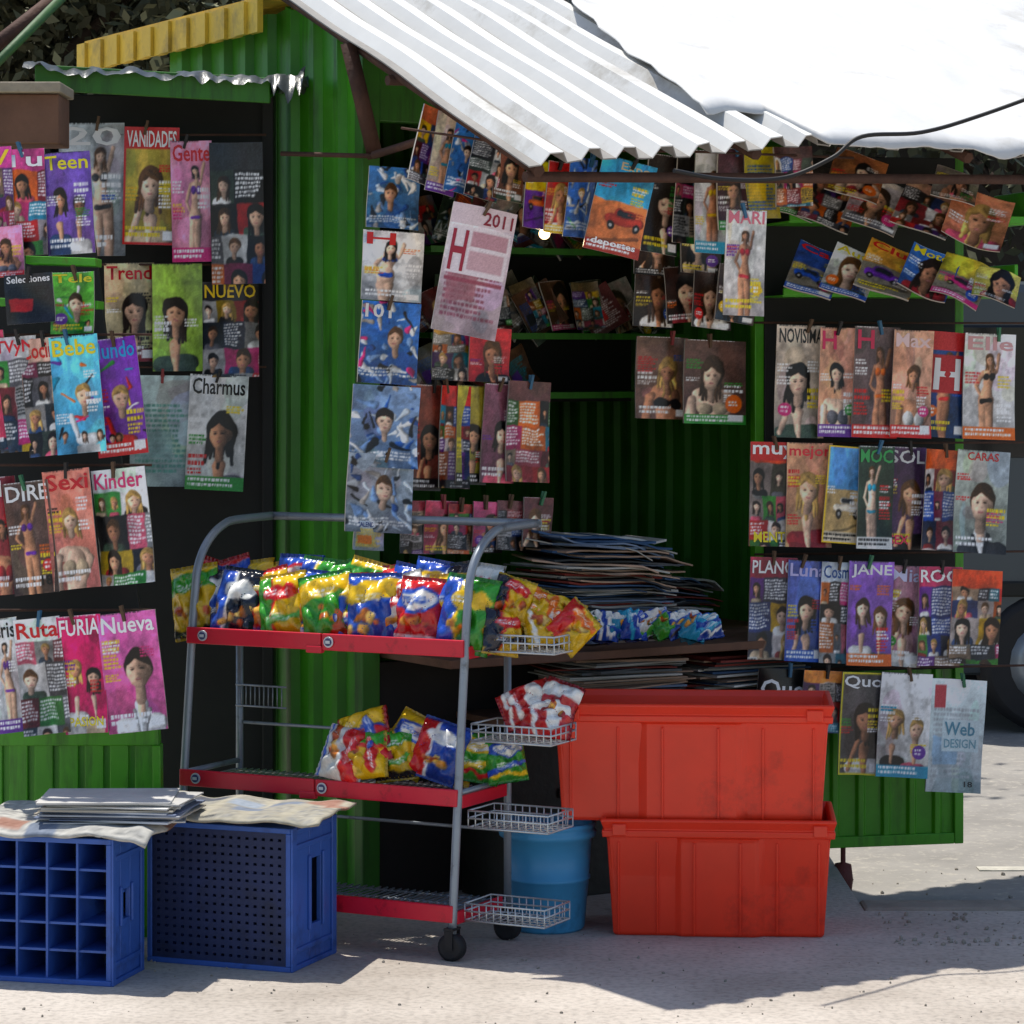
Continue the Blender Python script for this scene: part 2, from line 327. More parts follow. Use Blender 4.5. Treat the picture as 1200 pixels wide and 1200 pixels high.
def mag(u,v,w,h,rot,d,yaw,style,bg,title=None,tc='e02020',desc='celebrity',where='on the newsstand',acc=None,acc2=None,extra=(),pitch=0,pin=True,tb=(.05,.03,.95,.17),band=None,group=None,seed=None,curl=None,border=None,rects=()):
    seed=seed if seed is not None else int(abs(u)*7+v*13); rng=np.random.RandomState(seed)
    H=h*d/F/max(.35,math.cos(math.radians(pitch))); W=w*d/F/max(.5,math.cos(math.radians(yaw)))
    W=min(W,H*1.1)
    nx=int(min(64,max(24,w*.95))); ny=int(min(112,max(30,h*.85)))
    c=paint(style,bg,nx+1,ny+1,H/W,rng,acc,acc2,border=border)
    if band is not None: c.rect(0,0,1,tb[3]+.02,band)
    for r in rects: c.rect(*r)
    img=c.out(rng)
    k1=rng.randn()*.012; k2=rng.rand()*.03 if curl is None else curl; k3=rng.randn()*.01
    def yf(x,z): return k1*(2*x/W)**2 - k2*np.clip((-z/H)+.0,0,1)**2*2*(1 if k3>0 else (1+x/W)) + .004*np.sin(x/W*5+z/H*4+seed)
    texts=[]
    if title: texts.append((title,tb[0],tb[1],tb[2],tb[3],tc))
    texts+=list(extra)
    me=sheet_mesh('magazine',W,H,img,yf,.004+.004*rng.rand(),texts)
    o=bpy.data.objects.new('magazine',me); col.objects.link(o)
    loc=P(u,v,d)
    R=Matrix.Rotation(math.radians(yaw),4,'Z')@Matrix.Rotation(math.radians(pitch),4,'X')@Matrix.Rotation(math.radians(rot),4,'Y')
    o.matrix_world=Matrix.Translation(loc)@R
    o['label']=f"{desc} magazine {where}"; o['category']='magazine'; o['group']=group or 'magazines displayed on the newsstand'
    if pin and rng.rand()<.75: PINS.append((o.matrix_world@Matrix.Translation((rng.randn()*.015,-.004,H/2-.006)),[0,1,1,1,2,1,3,4,4][rng.randint(9)]))
    return o
# ================================================================ SETTING
def concrete():
    m,nt,b=nodes('pavement_concrete'); N=nt.nodes.new; L=nt.links.new
    tc=N('ShaderNodeTexCoord'); n1=N('ShaderNodeTexNoise'); n1.inputs['Scale'].default_value=1.6; n1.inputs['Detail'].default_value=12; n1.inputs['Roughness'].default_value=.62
    n2=N('ShaderNodeTexNoise'); n2.inputs['Scale'].default_value=55; n2.inputs['Detail'].default_value=8
    L(tc.outputs['Object'],n1.inputs['Vector']); L(tc.outputs['Object'],n2.inputs['Vector'])
    r=N('ShaderNodeValToRGB'); r.color_ramp.elements[0].position=.32; r.color_ramp.elements[0].color=(.37,.325,.275,1); r.color_ramp.elements[1].position=.66; r.color_ramp.elements[1].color=(.57,.515,.45,1); L(n1.outputs['Fac'],r.inputs['Fac'])
    r2=N('ShaderNodeValToRGB'); r2.color_ramp.elements[0].position=.3; r2.color_ramp.elements[0].color=(.6,.6,.6,1); r2.color_ramp.elements[1].position=.55; r2.color_ramp.elements[1].color=(1,1,1,1); L(n2.outputs['Fac'],r2.inputs['Fac'])
    mx=N('ShaderNodeMixRGB'); mx.blend_type='MULTIPLY'; mx.inputs['Fac'].default_value=.7; L(r.outputs[0],mx.inputs['Color1']); L(r2.outputs[0],mx.inputs['Color2'])
    vo=N('ShaderNodeTexVoronoi'); vo.inputs['Scale'].default_value=5; L(tc.outputs['Object'],vo.inputs['Vector'])
    cr=N('ShaderNodeValToRGB'); cr.color_ramp.elements[0].position=.035; cr.color_ramp.elements[0].color=(.55,.53,.5,1); cr.color_ramp.elements[1].position=.09; cr.color_ramp.elements[1].color=(1,1,1,1); L(vo.outputs['Distance'],cr.inputs['Fac'])
    m2=N('ShaderNodeMixRGB'); m2.blend_type='MULTIPLY'; m2.inputs['Fac'].default_value=.6; L(mx.outputs[0],m2.inputs['Color1']); L(cr.outputs[0],m2.inputs['Color2'])
    L(m2.outputs[0],b.inputs['Base Color']); b.inputs['Roughness'].default_value=.85
    bp=N('ShaderNodeBump'); bp.inputs['Strength'].default_value=.5; bp.inputs['Distance'].default_value=.01; L(n2.outputs['Fac'],bp.inputs['Height']); L(bp.outputs[0],b.inputs['Normal'])
    return m
M_CONC=concrete()
M_ASPH=mat('worn_asphalt','928e88',.9,0,.18,2.5,.6,'b4ada0',.3,30)
M_KERB=mat('kerb_stone','948c80',.85,0,.2,9,.5)
bm=bmesh.new(); box(bm,(-120,-40,-.6),(240,0,0),(0,240,0),(0,0,.45)); finish(bm,'ground',mat('dusty_ground','7a6f60',.9,0,.2,.5,.3),kind='structure')
bm=bmesh.new(); box(bm,(-60,8.4,-.149),(120,0,0),(0,6.9,0),(0,0,.049)); finish(bm,'road',M_ASPH,kind='structure')
bm=bmesh.new(); box(bm,(-60,-20,-.145),(120,0,0),(0,28.5,0),(0,0,.145)); box(bm,(-60,8.5,-.145),(61.02,0,0),(0,4.5,0),(0,0,.1452)); finish(bm,'sidewalk',M_CONC,kind='structure')
bm=bmesh.new()
for k in range(14):
    box(bm,(1.02+k*.9,8.5,-.145),(.89,0,0),(0,.14,0),(0,0,.152+.004*random.random()))
finish(bm,'kerb',M_KERB,kind='structure',bevel=.012)
bm=bmesh.new(); box(bm,(-60,15.3,-.149),(120,0,0),(0,3.5,0),(0,0,.14)); finish(bm,'far_pavement',mat('far_pavement_concrete','7c756a',.9,0,.15,2,.2),kind='structure')
bm=bmesh.new()
for k in range(4): box(bm,(1.55+k*2.6,9.73,-.0995),(1.4,0,0),(0,.07,0),(0,0,.0035))
finish(bm,'road_marking',mat('worn_line_paint','b8b4a8',.8,0,.3,20,.2),kind='structure')
bm=bmesh.new()
for k in range(600):
    x=1.05+random.random()*1.5; y=8.0+random.random()**2*1.8*(1 if random.random()<.5 else .3)
    if k>420: x=-1.2+random.random()*2.8; y=7.0+random.random()*1.2
    z=(-.1 if y>8.64 else 0.0); s=.003+.007*random.random()**2
    if k>420: s*=.6
    if 8.48<y<8.66: continue
    mt=Matrix.Translation((x,y,z+s*.4))@Euler((random.random()*3,random.random()*3,0)).to_matrix().to_4x4()@Matrix.Diagonal((s,s*.8,s*.6,1))
    bmesh.ops.create_icosphere(bm,subdivisions=1,radius=1,matrix=mt)
finish(bm,'kerb_grit',M_KERB,kind='stuff',label='loose gravel and grit beside the kerb',cat='gravel')
bm=bmesh.new(); box(bm,(-30,17.6,-.01),(60,0,0),(0,.3,0),(0,0,3.4)); box(bm,(-30,17.52,3.39),(60,0,0),(0,.46,0),(0,0,.12))
for k in range(20): box(bm,(-29+k*3,17.5,-.01),(.3,0,0),(0,.099,0),(0,0,3.4))
finish(bm,'boundary_wall',mat('dark_street_wall','4a443e',.9,0,.3,1.5,.3),label='dark weathered masonry wall across the road',cat='wall')
M_LEAF=attrmat('leaf_green',.6,0,1,.3,.1)
def tree(x,y,h,r,n,seed,label):
    rg=np.random.RandomState(seed); e=empty('tree',(x,y,0),label,'tree')
    bm=bmesh.new(); tube(bm,[(x,y,-.1),(x+.05,y,h*.3),(x-.05,y+.05,h*.55),(x+.1,y,h*.9)],[.2,.15,.11,.03],10)
    tips=[]
    for k in range(9):
        a=rg.rand()*6.28; z0=h*(.35+.4*rg.rand()); q=Vector((x+math.cos(a)*r*.7,y+math.sin(a)*r*.7,z0+h*(.1+.25*rg.rand())))
        tube(bm,[(x,y,z0),((x+q.x)/2,(y+q.y)/2,z0+(q.z-z0)*.6),q],[.07,.045,.015],7); tips.append(q)
    finish(bm,'trunk',mat('bark_brown','3c3026',.9,0,.3,8,.6),parent=e,loc=(x,y,0))
    cl=[np.array([x,y,h*.7])+rg.randn(3)*np.array([r*.5,r*.5,h*.15]) for _ in range(26)]+[np.array(t) for t in tips]
    V=[];Fc=[];C=[]
    for i in range(n):
        c=cl[rg.randint(len(cl))]; p=c+rg.randn(3)*r*.17; s=.03+.035*rg.rand()
        a=rg.randn(3);a/=np.linalg.norm(a); b=np.cross(a,rg.randn(3));b/=np.linalg.norm(b)
        o=len(V); V+=[p-a*s,p+b*s*.5,p+a*s,p-b*s*.5]; Fc.append([o,o+1,o+2,o+3])
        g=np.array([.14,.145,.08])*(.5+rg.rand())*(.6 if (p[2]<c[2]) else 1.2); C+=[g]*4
    V=np.array(V)-np.array([x,y,0]); me=bpy.data.meshes.new('crown'); me.from_pydata(V.tolist(),[],Fc)
    at=me.color_attributes.new('Col','FLOAT_COLOR','POINT'); at.data.foreach_set('color',np.hstack([np.array(C),np.ones((len(C),1))]).astype(np.float32).ravel())
    me.materials.append(M_LEAF); o=bpy.data.objects.new('crown',me); col.objects.link(o); reg(o,(x,y,0),e)
tree(-2.9,15.2,4.9,1.7,28000,1,'leafy street tree standing behind the newsstand')
tree(-.6,16.4,5.4,2.0,14000,2,'tall street tree behind the kiosk roof')
tree(3.3,16.6,5.6,2.1,18000,3,'dense green tree beside the dark wall')
def van(x,y):
    zb=-.1; e=empty('parked_van',(x+2,y+.9,zb),'dark grey parked van across the road','van')
    prof=[(0,.26),(.02,1.1),(.12,1.95),(.3,2.05),(3.0,2.05),(3.7,1.35),(4.5,1.15),(4.6,.75),(4.6,.26)]
    bm=bmesh.new(); a=[bm.verts.new((x+p[0],y,p[1]+zb)) for p in prof]; b=[bm.verts.new((x+p[0],y+1.75,p[1]+zb)) for p in prof]
    bm.faces.new(a); bm.faces.new(b[::-1])
    for i in range(len(a)): j=(i+1)%len(a); bm.faces.new((a[i],a[j],b[j],b[i]))
    finish(bm,'body',mat('dark_grey_car_paint','464e54',.3,.3,.05,2,0,'2c2e30',.3,2),parent=e,bevel=.05)
    g=mat('tinted_glass','0c1014',.08,0,.05,2,0)
    for k,(x0,x1) in enumerate(((.3,1.3),(1.42,2.35),(2.45,3.2))):
        bm=bmesh.new(); box(bm,(x+x0,y-.012,1.25+zb),(x1-x0,0,0),(0,.02,0),(0,0,.6)); finish(bm,'window',g,parent=e,bevel=.02)
    bm=bmesh.new(); box(bm,(x-.02,y-.015,1.02+zb),(.1,0,0),(0,.12,0),(0,0,.26)); finish(bm,'tail_light',mat('tail_light_red','7a1414',.25,0,.05,4,0),parent=e,bevel=.015)
    bm=bmesh.new(); box(bm,(x-.1,y-.02,.36+zb),(.5,0,0),(0,1.79,0),(0,0,.22)); finish(bm,'bumper',M_BLACK,parent=e,bevel=.03)
    bm=bmesh.new(); box(bm,(x+.4,y-.018,.62+zb),(3.9,0,0),(0,.02,0),(0,0,.07)); finish(bm,'side_trim',M_BLACK,parent=e,bevel=.01)
    for wx in (.72,3.7):
        for s0 in (0,1.55):
            bm=bmesh.new(); yy=y-.03+s0
            tube(bm,[(x+wx,yy,.32+zb),(x+wx,yy+.03,.32+zb),(x+wx,yy+.2,.32+zb),(x+wx,yy+.22,.32+zb)],[.28,.32,.32,.28],28)
            tube(bm,[(x+wx,yy-.012,.32+zb),(x+wx,yy-.002,.32+zb)],[.12,.19],20,1)
            finish(bm,'wheel',[M_RUB,M_TUBE],parent=e)
van(1.72,13.3)
# ================================================================ KIOSK
av=Vector((.843,.538,0)); bv=Vector((-.538,.843,0)); fn=-bv
C=Vector((-.441,8.69,0)); LEN=1.55; DEP=1.3; D=C+av*LEN
K=empty('newsstand_kiosk',C+av*.8+bv*.9,'green metal newsstand kiosk with white corrugated roof','kiosk')
def E(p): return Vector((.045+.826*p,7.7+.563*p,2.104+.1*min(p,1)))
def RP(p,q):
    e=E(p); return Vector((e.x-.83*q,e.y+1.3*q,e.z+(2.772+.04*p-e.z)*q))
bm=bmesh.new(); ribbed(bm,C.xy,(C+bv*1.3).xy,0,lambda t:(2.53+.16*min(1,t/.35) if t<.35 else 2.69-.04*t),.15,.026,(-av).xy)
finish(bm,'gable_wall',M_GWALL,parent=K)
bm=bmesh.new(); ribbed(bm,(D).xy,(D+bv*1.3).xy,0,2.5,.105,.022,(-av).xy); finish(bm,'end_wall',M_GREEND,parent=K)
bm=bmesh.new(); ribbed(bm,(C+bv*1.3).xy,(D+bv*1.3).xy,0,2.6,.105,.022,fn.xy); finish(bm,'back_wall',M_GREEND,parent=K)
bm=bmesh.new()
box(bm,C-av*.03,av*.06,fn*.05,Vector((0,0,2.5))); box(bm,D-av*.03,av*.07,fn*.05,Vector((0,0,2.5)))
box(bm,C+av*.031+Vector((0,0,2.3)),av*(LEN-.062),fn*.045,Vector((0,0,.18)))
finish(bm,'door_frame',M_GREEND,parent=K,bevel=.004)
bm=bmesh.new(); box(bm,C+av*.031+fn*.005,av*(LEN-.062),fn*.03,Vector((0,0,.7))); finish(bm,'lower_panel',M_DKBR,parent=K)
bm=bmesh.new(); box(bm,C+av*.04-fn*.35+Vector((0,0,.715)),av*(LEN-.08),fn*.78,Vector((0,0,.025))); box(bm,C+av*.3+fn*.036+Vector((0,0,.52)),av*(LEN-.34),fn*.36,Vector((0,0,.02)))
finish(bm,'counter',M_WOOD,parent=K,bevel=.003)
bm=bmesh.new(); prev=None; wl=.125; Lr=3.4; k=0; pr=[]
while k*wl<Lr:
    for f,h in ((0,0),(.26,0),(.42,1),(.74,1),(.90,0)): pr.append((k*wl+f*wl,h))
    k+=1
nrm=Vector((-.83,1.3,.668)).cross(Vector((.826,.563,.02))).normalized(); nrm=nrm if nrm.z>0 else -nrm
NQ=16; ph=0
for p,h in pr:
    row=[]
    for j in range(NQ+1):
        q=j/NQ; c=RP(p,q)+nrm*(.032*h+.012*noise.noise(Vector((p*2.5,q*3,0))))
        if j==0: c+=Vector((.02*noise.noise(Vector((p*4,0,3))),.03*noise.noise(Vector((p*5,7,0))),.012*noise.noise(Vector((p*9,1,5)))))
        row.append(bm.verts.new(c))
    if prev:
        for j in range(NQ):
            f=bm.faces.new((prev[j],row[j],row[j+1],prev[j+1]))
            f.material_index=1 if (h==0 and ph==0) or (h==0 and ph==1) else 0  # valleys and one ridge flank take the painted-shade grey
    prev=row; ph=h
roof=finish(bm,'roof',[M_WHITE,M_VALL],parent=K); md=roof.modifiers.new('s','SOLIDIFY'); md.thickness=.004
bm=bmesh.new(); prev=None; NP=110; NQ=40
for i in range(NP+1):
    row=[]
    for j in range(NQ+1):
        t=j/NQ; p=.72+(Lr+.05-.72)*i/NP
        pl=p+.28*t*(1-i/NP)+.05*noise.noise(Vector((t*7,0,1)))*(1-i/NP)
        q0=.13+.04*noise.noise(Vector((p*8,2,2))) if p<.96 else -.035-.015*noise.noise(Vector((p*6,2,2)))
        q=q0+(1.01-q0)*t
        zz_=.046+.022*noise.noise(Vector((pl*2.2,q*2,4)))+.012*noise.noise(Vector((pl*7,q*5,9)))+.005*noise.noise(Vector((pl*22,q*17,1)))
        c=RP(pl,q)+nrm*zz_
        if j==0: c.z-=.022+.02*noise.noise(Vector((p*7,0,0)))
        row.append(bm.verts.new(c))
    if prev:
        for j in range(NQ): f=bm.faces.new((prev[j],row[j],row[j+1],prev[j+1])); f.smooth=True
    prev=row
t_=finish(bm,'roof_tarp',M_TARP,parent=roof,label='wrinkled white tarpaulin over the roof'); md=t_.modifiers.new('s','SOLIDIFY'); md.thickness=.004
bm=bmesh.new(); R1=RP(0,1)
A0=Vector((R1.x+.02,R1.y,2.60)); B0=Vector((-1.5,10.3,2.60))
n=20; dv=(B0-A0)/n
for i in range(n):
    o=A0+dv*i; box(bm,o-av*.03*(1 if i%2 else .6),dv*.98,av*.02,Vector((0,0,.095+.006*random.random())))
finish(bm,'barge_board',M_YEL,parent=K)
bm=bmesh.new(); ribs=13
for i in range(ribs):
    o=A0+av*(.0+i*1.75/ribs)+Vector((0,0,.1)); box(bm,o,av*(1.75/ribs*.97),B0-A0,Vector((0,0,.012+.01*(i%2))))
finish(bm,'rear_roof_sheet',M_YEL,parent=K)
bm=bmesh.new()
for p in (.06,.8,1.6,2.4,3.2):
    a=RP(p,.02)-nrm*.03; b=RP(p,.95)-nrm*.03; tube(bm,[a,b],.018,6)
tube(bm,[RP(.03,.03)-nrm*.05,RP(3.3,.03)-nrm*.05],.016,6); tube(bm,[RP(.03,.5)-nrm*.05,RP(3.3,.5)-nrm*.05],.016,6)
tube(bm,[P(408,50,8.55),P(440,185,8.6)],.026,6); tube(bm,[P(438,182,8.55),P(545,148,8.2)],.012,6); tube(bm,[P(330,180,8.75),P(440,183,8.55)],.008,6)
tube(bm,[RP(3.3,.05)-nrm*.05,Vector((RP(3.3,.05).x,RP(3.3,.05).y,-.1))],.03,8)
finish(bm,'roof_bracket',M_RUST,parent=K)
LA=P(60,600,9.0); LB=P(312,600,9.0)
def zz(v,d): return EYE-(v-420)*d/F
bm=bmesh.new(); box(bm,(LA.x,9.02,.25),(LB.x-LA.x,0,0),(0,.03,0),(0,0,zz(110,9)-.25))
box(bm,(LB.x-.01,8.97,.0),(.035,0,0),(0,.09,0),(0,0,zz(95,9))); box(bm,(LA.x-.03,8.97,.0),(.035,0,0),(0,.09,0),(0,0,zz(95,9)))
finish(bm,'side_door',M_BLACK,parent=K,bevel=.004)
bm=bmesh.new(); a=P(42,82,8.62); b=P(318,108,8.75)
box(bm,(a.x,8.62,zz(100,8.62)),(b.x-a.x,.1,-.03),(0,.42,.06),(0,0,.012)); box(bm,(a.x,8.60,zz(106,8.62)),(b.x-a.x,.1,-.03),(0,.018,0),(0,0,.075))
finish(bm,'awning',M_GREEND,parent=K,bevel=.003)
bm=bmesh.new(); NX,NY=80,16; prev=None
def NN(x,y=0,z=0): return noise.noise(Vector((x,y,z)))
for i in range(NX+1):
    row=[]
    for j in range(NY+1):
        s=i/NX;t=j/NY; e_=max(0,s-.84)*6
        x=a.x-.03+(b.x-a.x+.13)*s+.03*NN(t*6,s*4,3)*e_; y=8.56+.12*s+.5*t; z=zz(76,8.62)+.018*NN(s*9,t*3)+.014*NN(s*26,t*7,4)-.04*s+e_*.07*NN(t*9,s*20,8)+e_*.02
        if j==0: z-=.012+.035*abs(NN(s*15,1,1))+.16*e_*abs(NN(s*34,2,2)*1.6)
        row.append(bm.verts.new((x,y,z)))
    if prev:
        for j in range(NY): bm.faces.new((prev[j],row[j],row[j+1],prev[j+1]))
    prev=row
finish(bm,'awning_plastic',mat('torn_grey_plastic','3c4242',.3,0,.3,8,.3),parent=K,smooth=True)
bm=bmesh.new(); q=P(-40,170,8.3); w_=(72+40)*8.3/F
box(bm,(q.x,8.25,q.z),(w_,0,0),(0,.2,0),(0,0,.14)); box(bm,(q.x-.01,8.22,q.z+.142),(w_+.02,0,0),(0,.25,0),(0,0,.03),1)
finish(bm,'wooden_box_sign',[M_WOOD,mat('pale_wood','9c907c',.8,0,.25,8,.3,'5a4c3c',.4,8)],parent=K,bevel=.004)
bm=bmesh.new(); tube(bm,[P(-60,130,8.2),P(90,-20,8.6)],.014,8); finish(bm,'support_pole',M_POLE,parent=K)
bm=bmesh.new(); tube(bm,[P(-40,80,8.7),P(75,-10,8.9)],.022,8); finish(bm,'roof_beam',M_RUST,parent=K)
bm=bmesh.new()
def quad(bm,pts,th,mi=0):
    a=[bm.verts.new(p) for p in pts]; b=[bm.verts.new(p+Vector((0,th,0))) for p in pts]
    bm.faces.new(a).material_index=mi; bm.faces.new(b[::-1]).material_index=mi
    for i in range(len(a)): j=(i+1)%len(a); bm.faces.new((a[i],a[j],b[j],b[i])).material_index=mi
quad(bm,[P(-70,178,8.28),P(98,178,8.28),P(180,850,8.12),P(-70,850,8.12)],.03,0)
quad(bm,[P(-78,858,8.115),P(178,858,8.115),P(180,1100,8.115),P(-78,1100,8.115)],.02,1)
for i in range(9):
    u0=-78+i*29.5; quad(bm,[P(u0,860,8.1),P(u0+22,860,8.1),P(u0+22,1088,8.1),P(u0,1088,8.1)],.02,1)
quad(bm,[P(-80,846,8.085),P(185,846,8.085),P(186,874,8.085),P(-80,874,8.085)],.06,1)
quad(bm,[P(178,874,8.07),P(188,874,8.07),P(190,1100,8.07),P(180,1100,8.07)],.06,1)
finish(bm,'display_rack',[M_BLACK,M_GREEN],parent=K,bevel=.003)
for (u0,v0,u1,v1,dd) in ((30,303,112,306,7.98),(-20,352,115,356,7.96)):
    bm=bmesh.new(); box(bm,P(u0,v0+6,dd),P(u1,v1+6,dd)-P(u0,v0+6,dd),(0,.12,0),(0,0,.022)); finish(bm,'rack_rail',M_RAILG,parent=K,bevel=.002)
PA=P(893,600,9.2); PB=P(1116,600,9.34)
bm=bmesh.new(); dvv=Vector((PB.x-PA.x,PB.y-PA.y,0)); un=dvv.normalized(); nn=Vector((un.y,-un.x,0))
z0=zz(990,9.3); z1=zz(185,9.3)
ribbed(bm,PA.xy,PB.xy,z0+.03,z1,.085,.014,nn.xy)
box(bm,Vector((PA.x,PA.y,z0))+nn*.02,dvv,-nn*.05,Vector((0,0,.035)))
box(bm,Vector((PB.x,PB.y,z0))+nn*.022,un*.03,-nn*.05,Vector((0,0,z1-z0)))
box(bm,Vector((PA.x,PA.y,z0))+nn*.022-un*.03,un*.03,-nn*.05,Vector((0,0,z1-z0)))
box(bm,Vector((PA.x,PA.y,z1))+nn*.015,dvv,nn*.012,Vector((0,0,-1.62)),1)
finish(bm,'display_door',[M_GREEN,M_BLACK],parent=K,bevel=.003)
for v,dp,ex in ((262,.28,.14),(347,.22,.12)):
    bm=bmesh.new(); z=zz(v,9.1); o=Vector((PA.x,PA.y,z))
    box(bm,o+nn*dp,dvv+un*ex,-nn*.012,Vector((0,0,.022))); box(bm,o+nn*dp+dvv+un*ex,un*.012,-nn*dp,Vector((0,0,.1)))
    box(bm,o+nn*(dp-.015)-Vector((0,0,.004)),dvv+un*ex,-nn*(dp-.02),Vector((0,0,.006)))
    finish(bm,'door_shelf',M_RAILG,parent=K,bevel=.002)
def wire(pts):
    bm=bmesh.new(); tube(bm,pts,.004,6); finish(bm,'hanging_wire',M_RUST,parent=K)
for v in (378,520,650,786): wire([Vector((PA.x,PA.y,zz(v,9.1)))+nn*.08-un*.05,Vector((PB.x,PB.y,zz(v,9.15)))+nn*.08+un*.22])
wire([P(470,150,8.1),P(640,175,8.05),P(820,178,8.15),P(1000,185,8.6)])
for v in (158,310,430): wire([P(70,v,8.85),P(312,v,8.85)])
for v in (392,545,715): wire([P(-40,v,7.98),P(178,v,7.98)])
bm=bmesh.new(); a=P(988,992,9.25)
tube(bm,[a,a-Vector((0,0,.05)),a-Vector((0,0,.055)),a-Vector((.002,0,.10)),a-Vector((.006,0,.165)),a-Vector((.008,0,.175))],[.008,.008,.026,.034,.03,.012],14)
finish(bm,'support_leg',mat('rusty_red_iron','6a3028',.7,0,.3,20,.3),parent=K)
IS=C+fn*(-.32)+av*.42
def isv(t,off=0): return IS+av*t+fn*off
SH=[]
for v in (396,466,296):
    z=zz(v,9.35); bm=bmesh.new()
    box(bm,isv(0)+Vector((0,0,z)),av*.98,-fn*.3,Vector((0,0,.016))); box(bm,isv(0,.003)+Vector((0,0,z-.004)),av*.98,fn*.008,Vector((0,0,.02)))
    finish(bm,'inner_shelf',M_GREEND,parent=K); SH.append(z)
bm=bmesh.new(); box(bm,isv(0,-.302)+Vector((0,0,SH[1]-.02)),av*.98,-fn*.01,Vector((0,0,SH[2]-SH[1]+.3))); finish(bm,'shelf_back',M_BLACK,parent=K)
e=empty('light_bulb',P(638,266,8.35)+Vector((0,0,.01)),'lit bare bulb hanging under the roof','light bulb')
c=P(638,274,8.35); bm=bmesh.new(); bmesh.ops.create_uvsphere(bm,u_segments=16,v_segments=12,radius=.016,matrix=Matrix.Translation(c))
mm,nt,b=nodes('bulb_glow'); b.inputs['Emission Color'].default_value=(1,.66,.25,1); b.inputs['Emission Strength'].default_value=6
finish(bm,'bulb',mm,parent=e,smooth=True)
bm=bmesh.new(); tube(bm,[c+Vector((0,0,.016)),c+Vector((0,0,.05))],.011,10); tube(bm,[c+Vector((0,0,.05)),c+Vector((.01,0,.3))],.003,6); finish(bm,'socket',M_BLACK,parent=e)
l=bpy.data.lights.new('bulb_light','POINT'); l.energy=.7; l.color=(1,.75,.45); l.shadow_soft_size=.03; lo=bpy.data.objects.new('bulb_light',l); col.objects.link(lo); lo.parent=e; lo.location=c+Vector((0,-.04,0))-WL[e.name]
bm=bmesh.new(); pts=[P(790,200,7.75),P(850,210,7.9),P(920,208,8.1),P(975,185,8.15),P(1010,160,8.2),P(1080,155,8.3),P(1150,135,8.4),P(1260,95,8.5)]
def cr(pts,n=8):
    out=[]
    for i in range(len(pts)-1):
        p0=pts[max(i-1,0)];p1=pts[i];p2=pts[i+1];p3=pts[min(i+2,len(pts)-1)]
        for k in range(n):
            t=k/n; out.append(.5*((2*p1)+(p2-p0)*t+(2*p0-5*p1+4*p2-p3)*t*t+(-p0+3*p1-3*p2+p3)*t**3))
    out.append(pts[-1]); return out
tube(bm,cr(pts),.006,8); finish(bm,'power_cable',M_CABLE,label='black power cable draped over the roof edge',cat='cable')
# ================================================================ CART
FR=Vector((-.159,7.8,0)); sl=Vector((-.889,.459,0)); nb=Vector((.459,.889,0)); CLN=.872
def cp(s,n,z): return FR+sl*s+nb*n+Vector((0,0,z))
CT=empty('snack_display_cart',cp(CLN/2,.16,0),'grey tubular snack cart with red shelves on casters','display cart')
bm=bmesh.new()
for s in (0,CLN):
    pts=[cp(s,0,.07),cp(s,.03,.4),cp(s,.075,.84),cp(s,.09,.95)]+[cp(s,.09+.22*(1-math.cos(t)),.95+.185*math.sin(t)) for t in (.3,.6,.9,1.2,1.5)]+[cp(s,.5,1.137)]
    tube(bm,cr(pts,4),.012,10); tube(bm,[cp(s,.32,.07),cp(s,.32,.5),cp(s,.32,.84)],.011,10)
    for z in (.1,.44,.84): tube(bm,[cp(s,.0+z*.08,z),cp(s,.32,z)],.008,8)
tube(bm,[cp(-.01,.5,1.137),cp(CLN+.01,.5,1.137)],.012,10)
for z in (.3,.55,.84): tube(bm,[cp(0,.32,z),cp(CLN,.32,z)],.005,6)
finish(bm,'frame',M_TUBE,parent=CT)
M_BS=mat('badge_silver','c8ccd0',.3,.2); M_BB=mat('badge_blue','38406c',.3)
for z,n0 in ((.80,.07),(.405,.035),(.10,.01)):
    sh=empty('shelf',cp(CLN/2,.16,z),parent=CT)
    bm=bmesh.new()
    for s0,s1 in ((-.005,CLN*.5-.002),(CLN*.5+.002,CLN+.005)):
        box(bm,cp(s0,n0-.02,z),sl*(s1-s0),nb*.012,Vector((0,0,.046))); box(bm,cp(s0,n0-.0078,z+.0),sl*(s1-s0),nb*.06,Vector((0,0,.006)))
    box(bm,cp(CLN*.5-.004,n0-.026,z-.008),sl*.05,nb*.02,Vector((0,0,.02)))
    box(bm,cp(-.012,n0+.0,z-.006),sl*.01,nb*.26,Vector((0,0,.035)))
    finish(bm,'shelf_lip',M_REDL,parent=sh,bevel=.004)
    bm=bmesh.new()
    for k in range(40): tube(bm,[cp(CLN*k/39,n0,z+.012),cp(CLN*k/39,.32,z+.012)],.0025,5)
    for nn_ in (.12,.2,.3): tube(bm,[cp(0,nn_,z+.008),cp(CLN,nn_,z+.008)],.003,5)
    finish(bm,'wire_surface',M_TUBE if z<.2 else M_WIRE,parent=sh)
    if z>.2:
        for s in (CLN*.47,CLN*.94):
            bm=bmesh.new(); c=cp(s-.0,n0-.022,z+.024)
            tube(bm,[c,c-nb*.004],.015,18,0); tube(bm,[c-nb*.004,c-nb*.006],.011,16,1); box(bm,c-nb*.0075-sl*.007-Vector((0,0,.004)),sl*.014,nb*.001,Vector((0,0,.008)),0)
            finish(bm,'badge',[M_BS,M_BB],parent=sh)
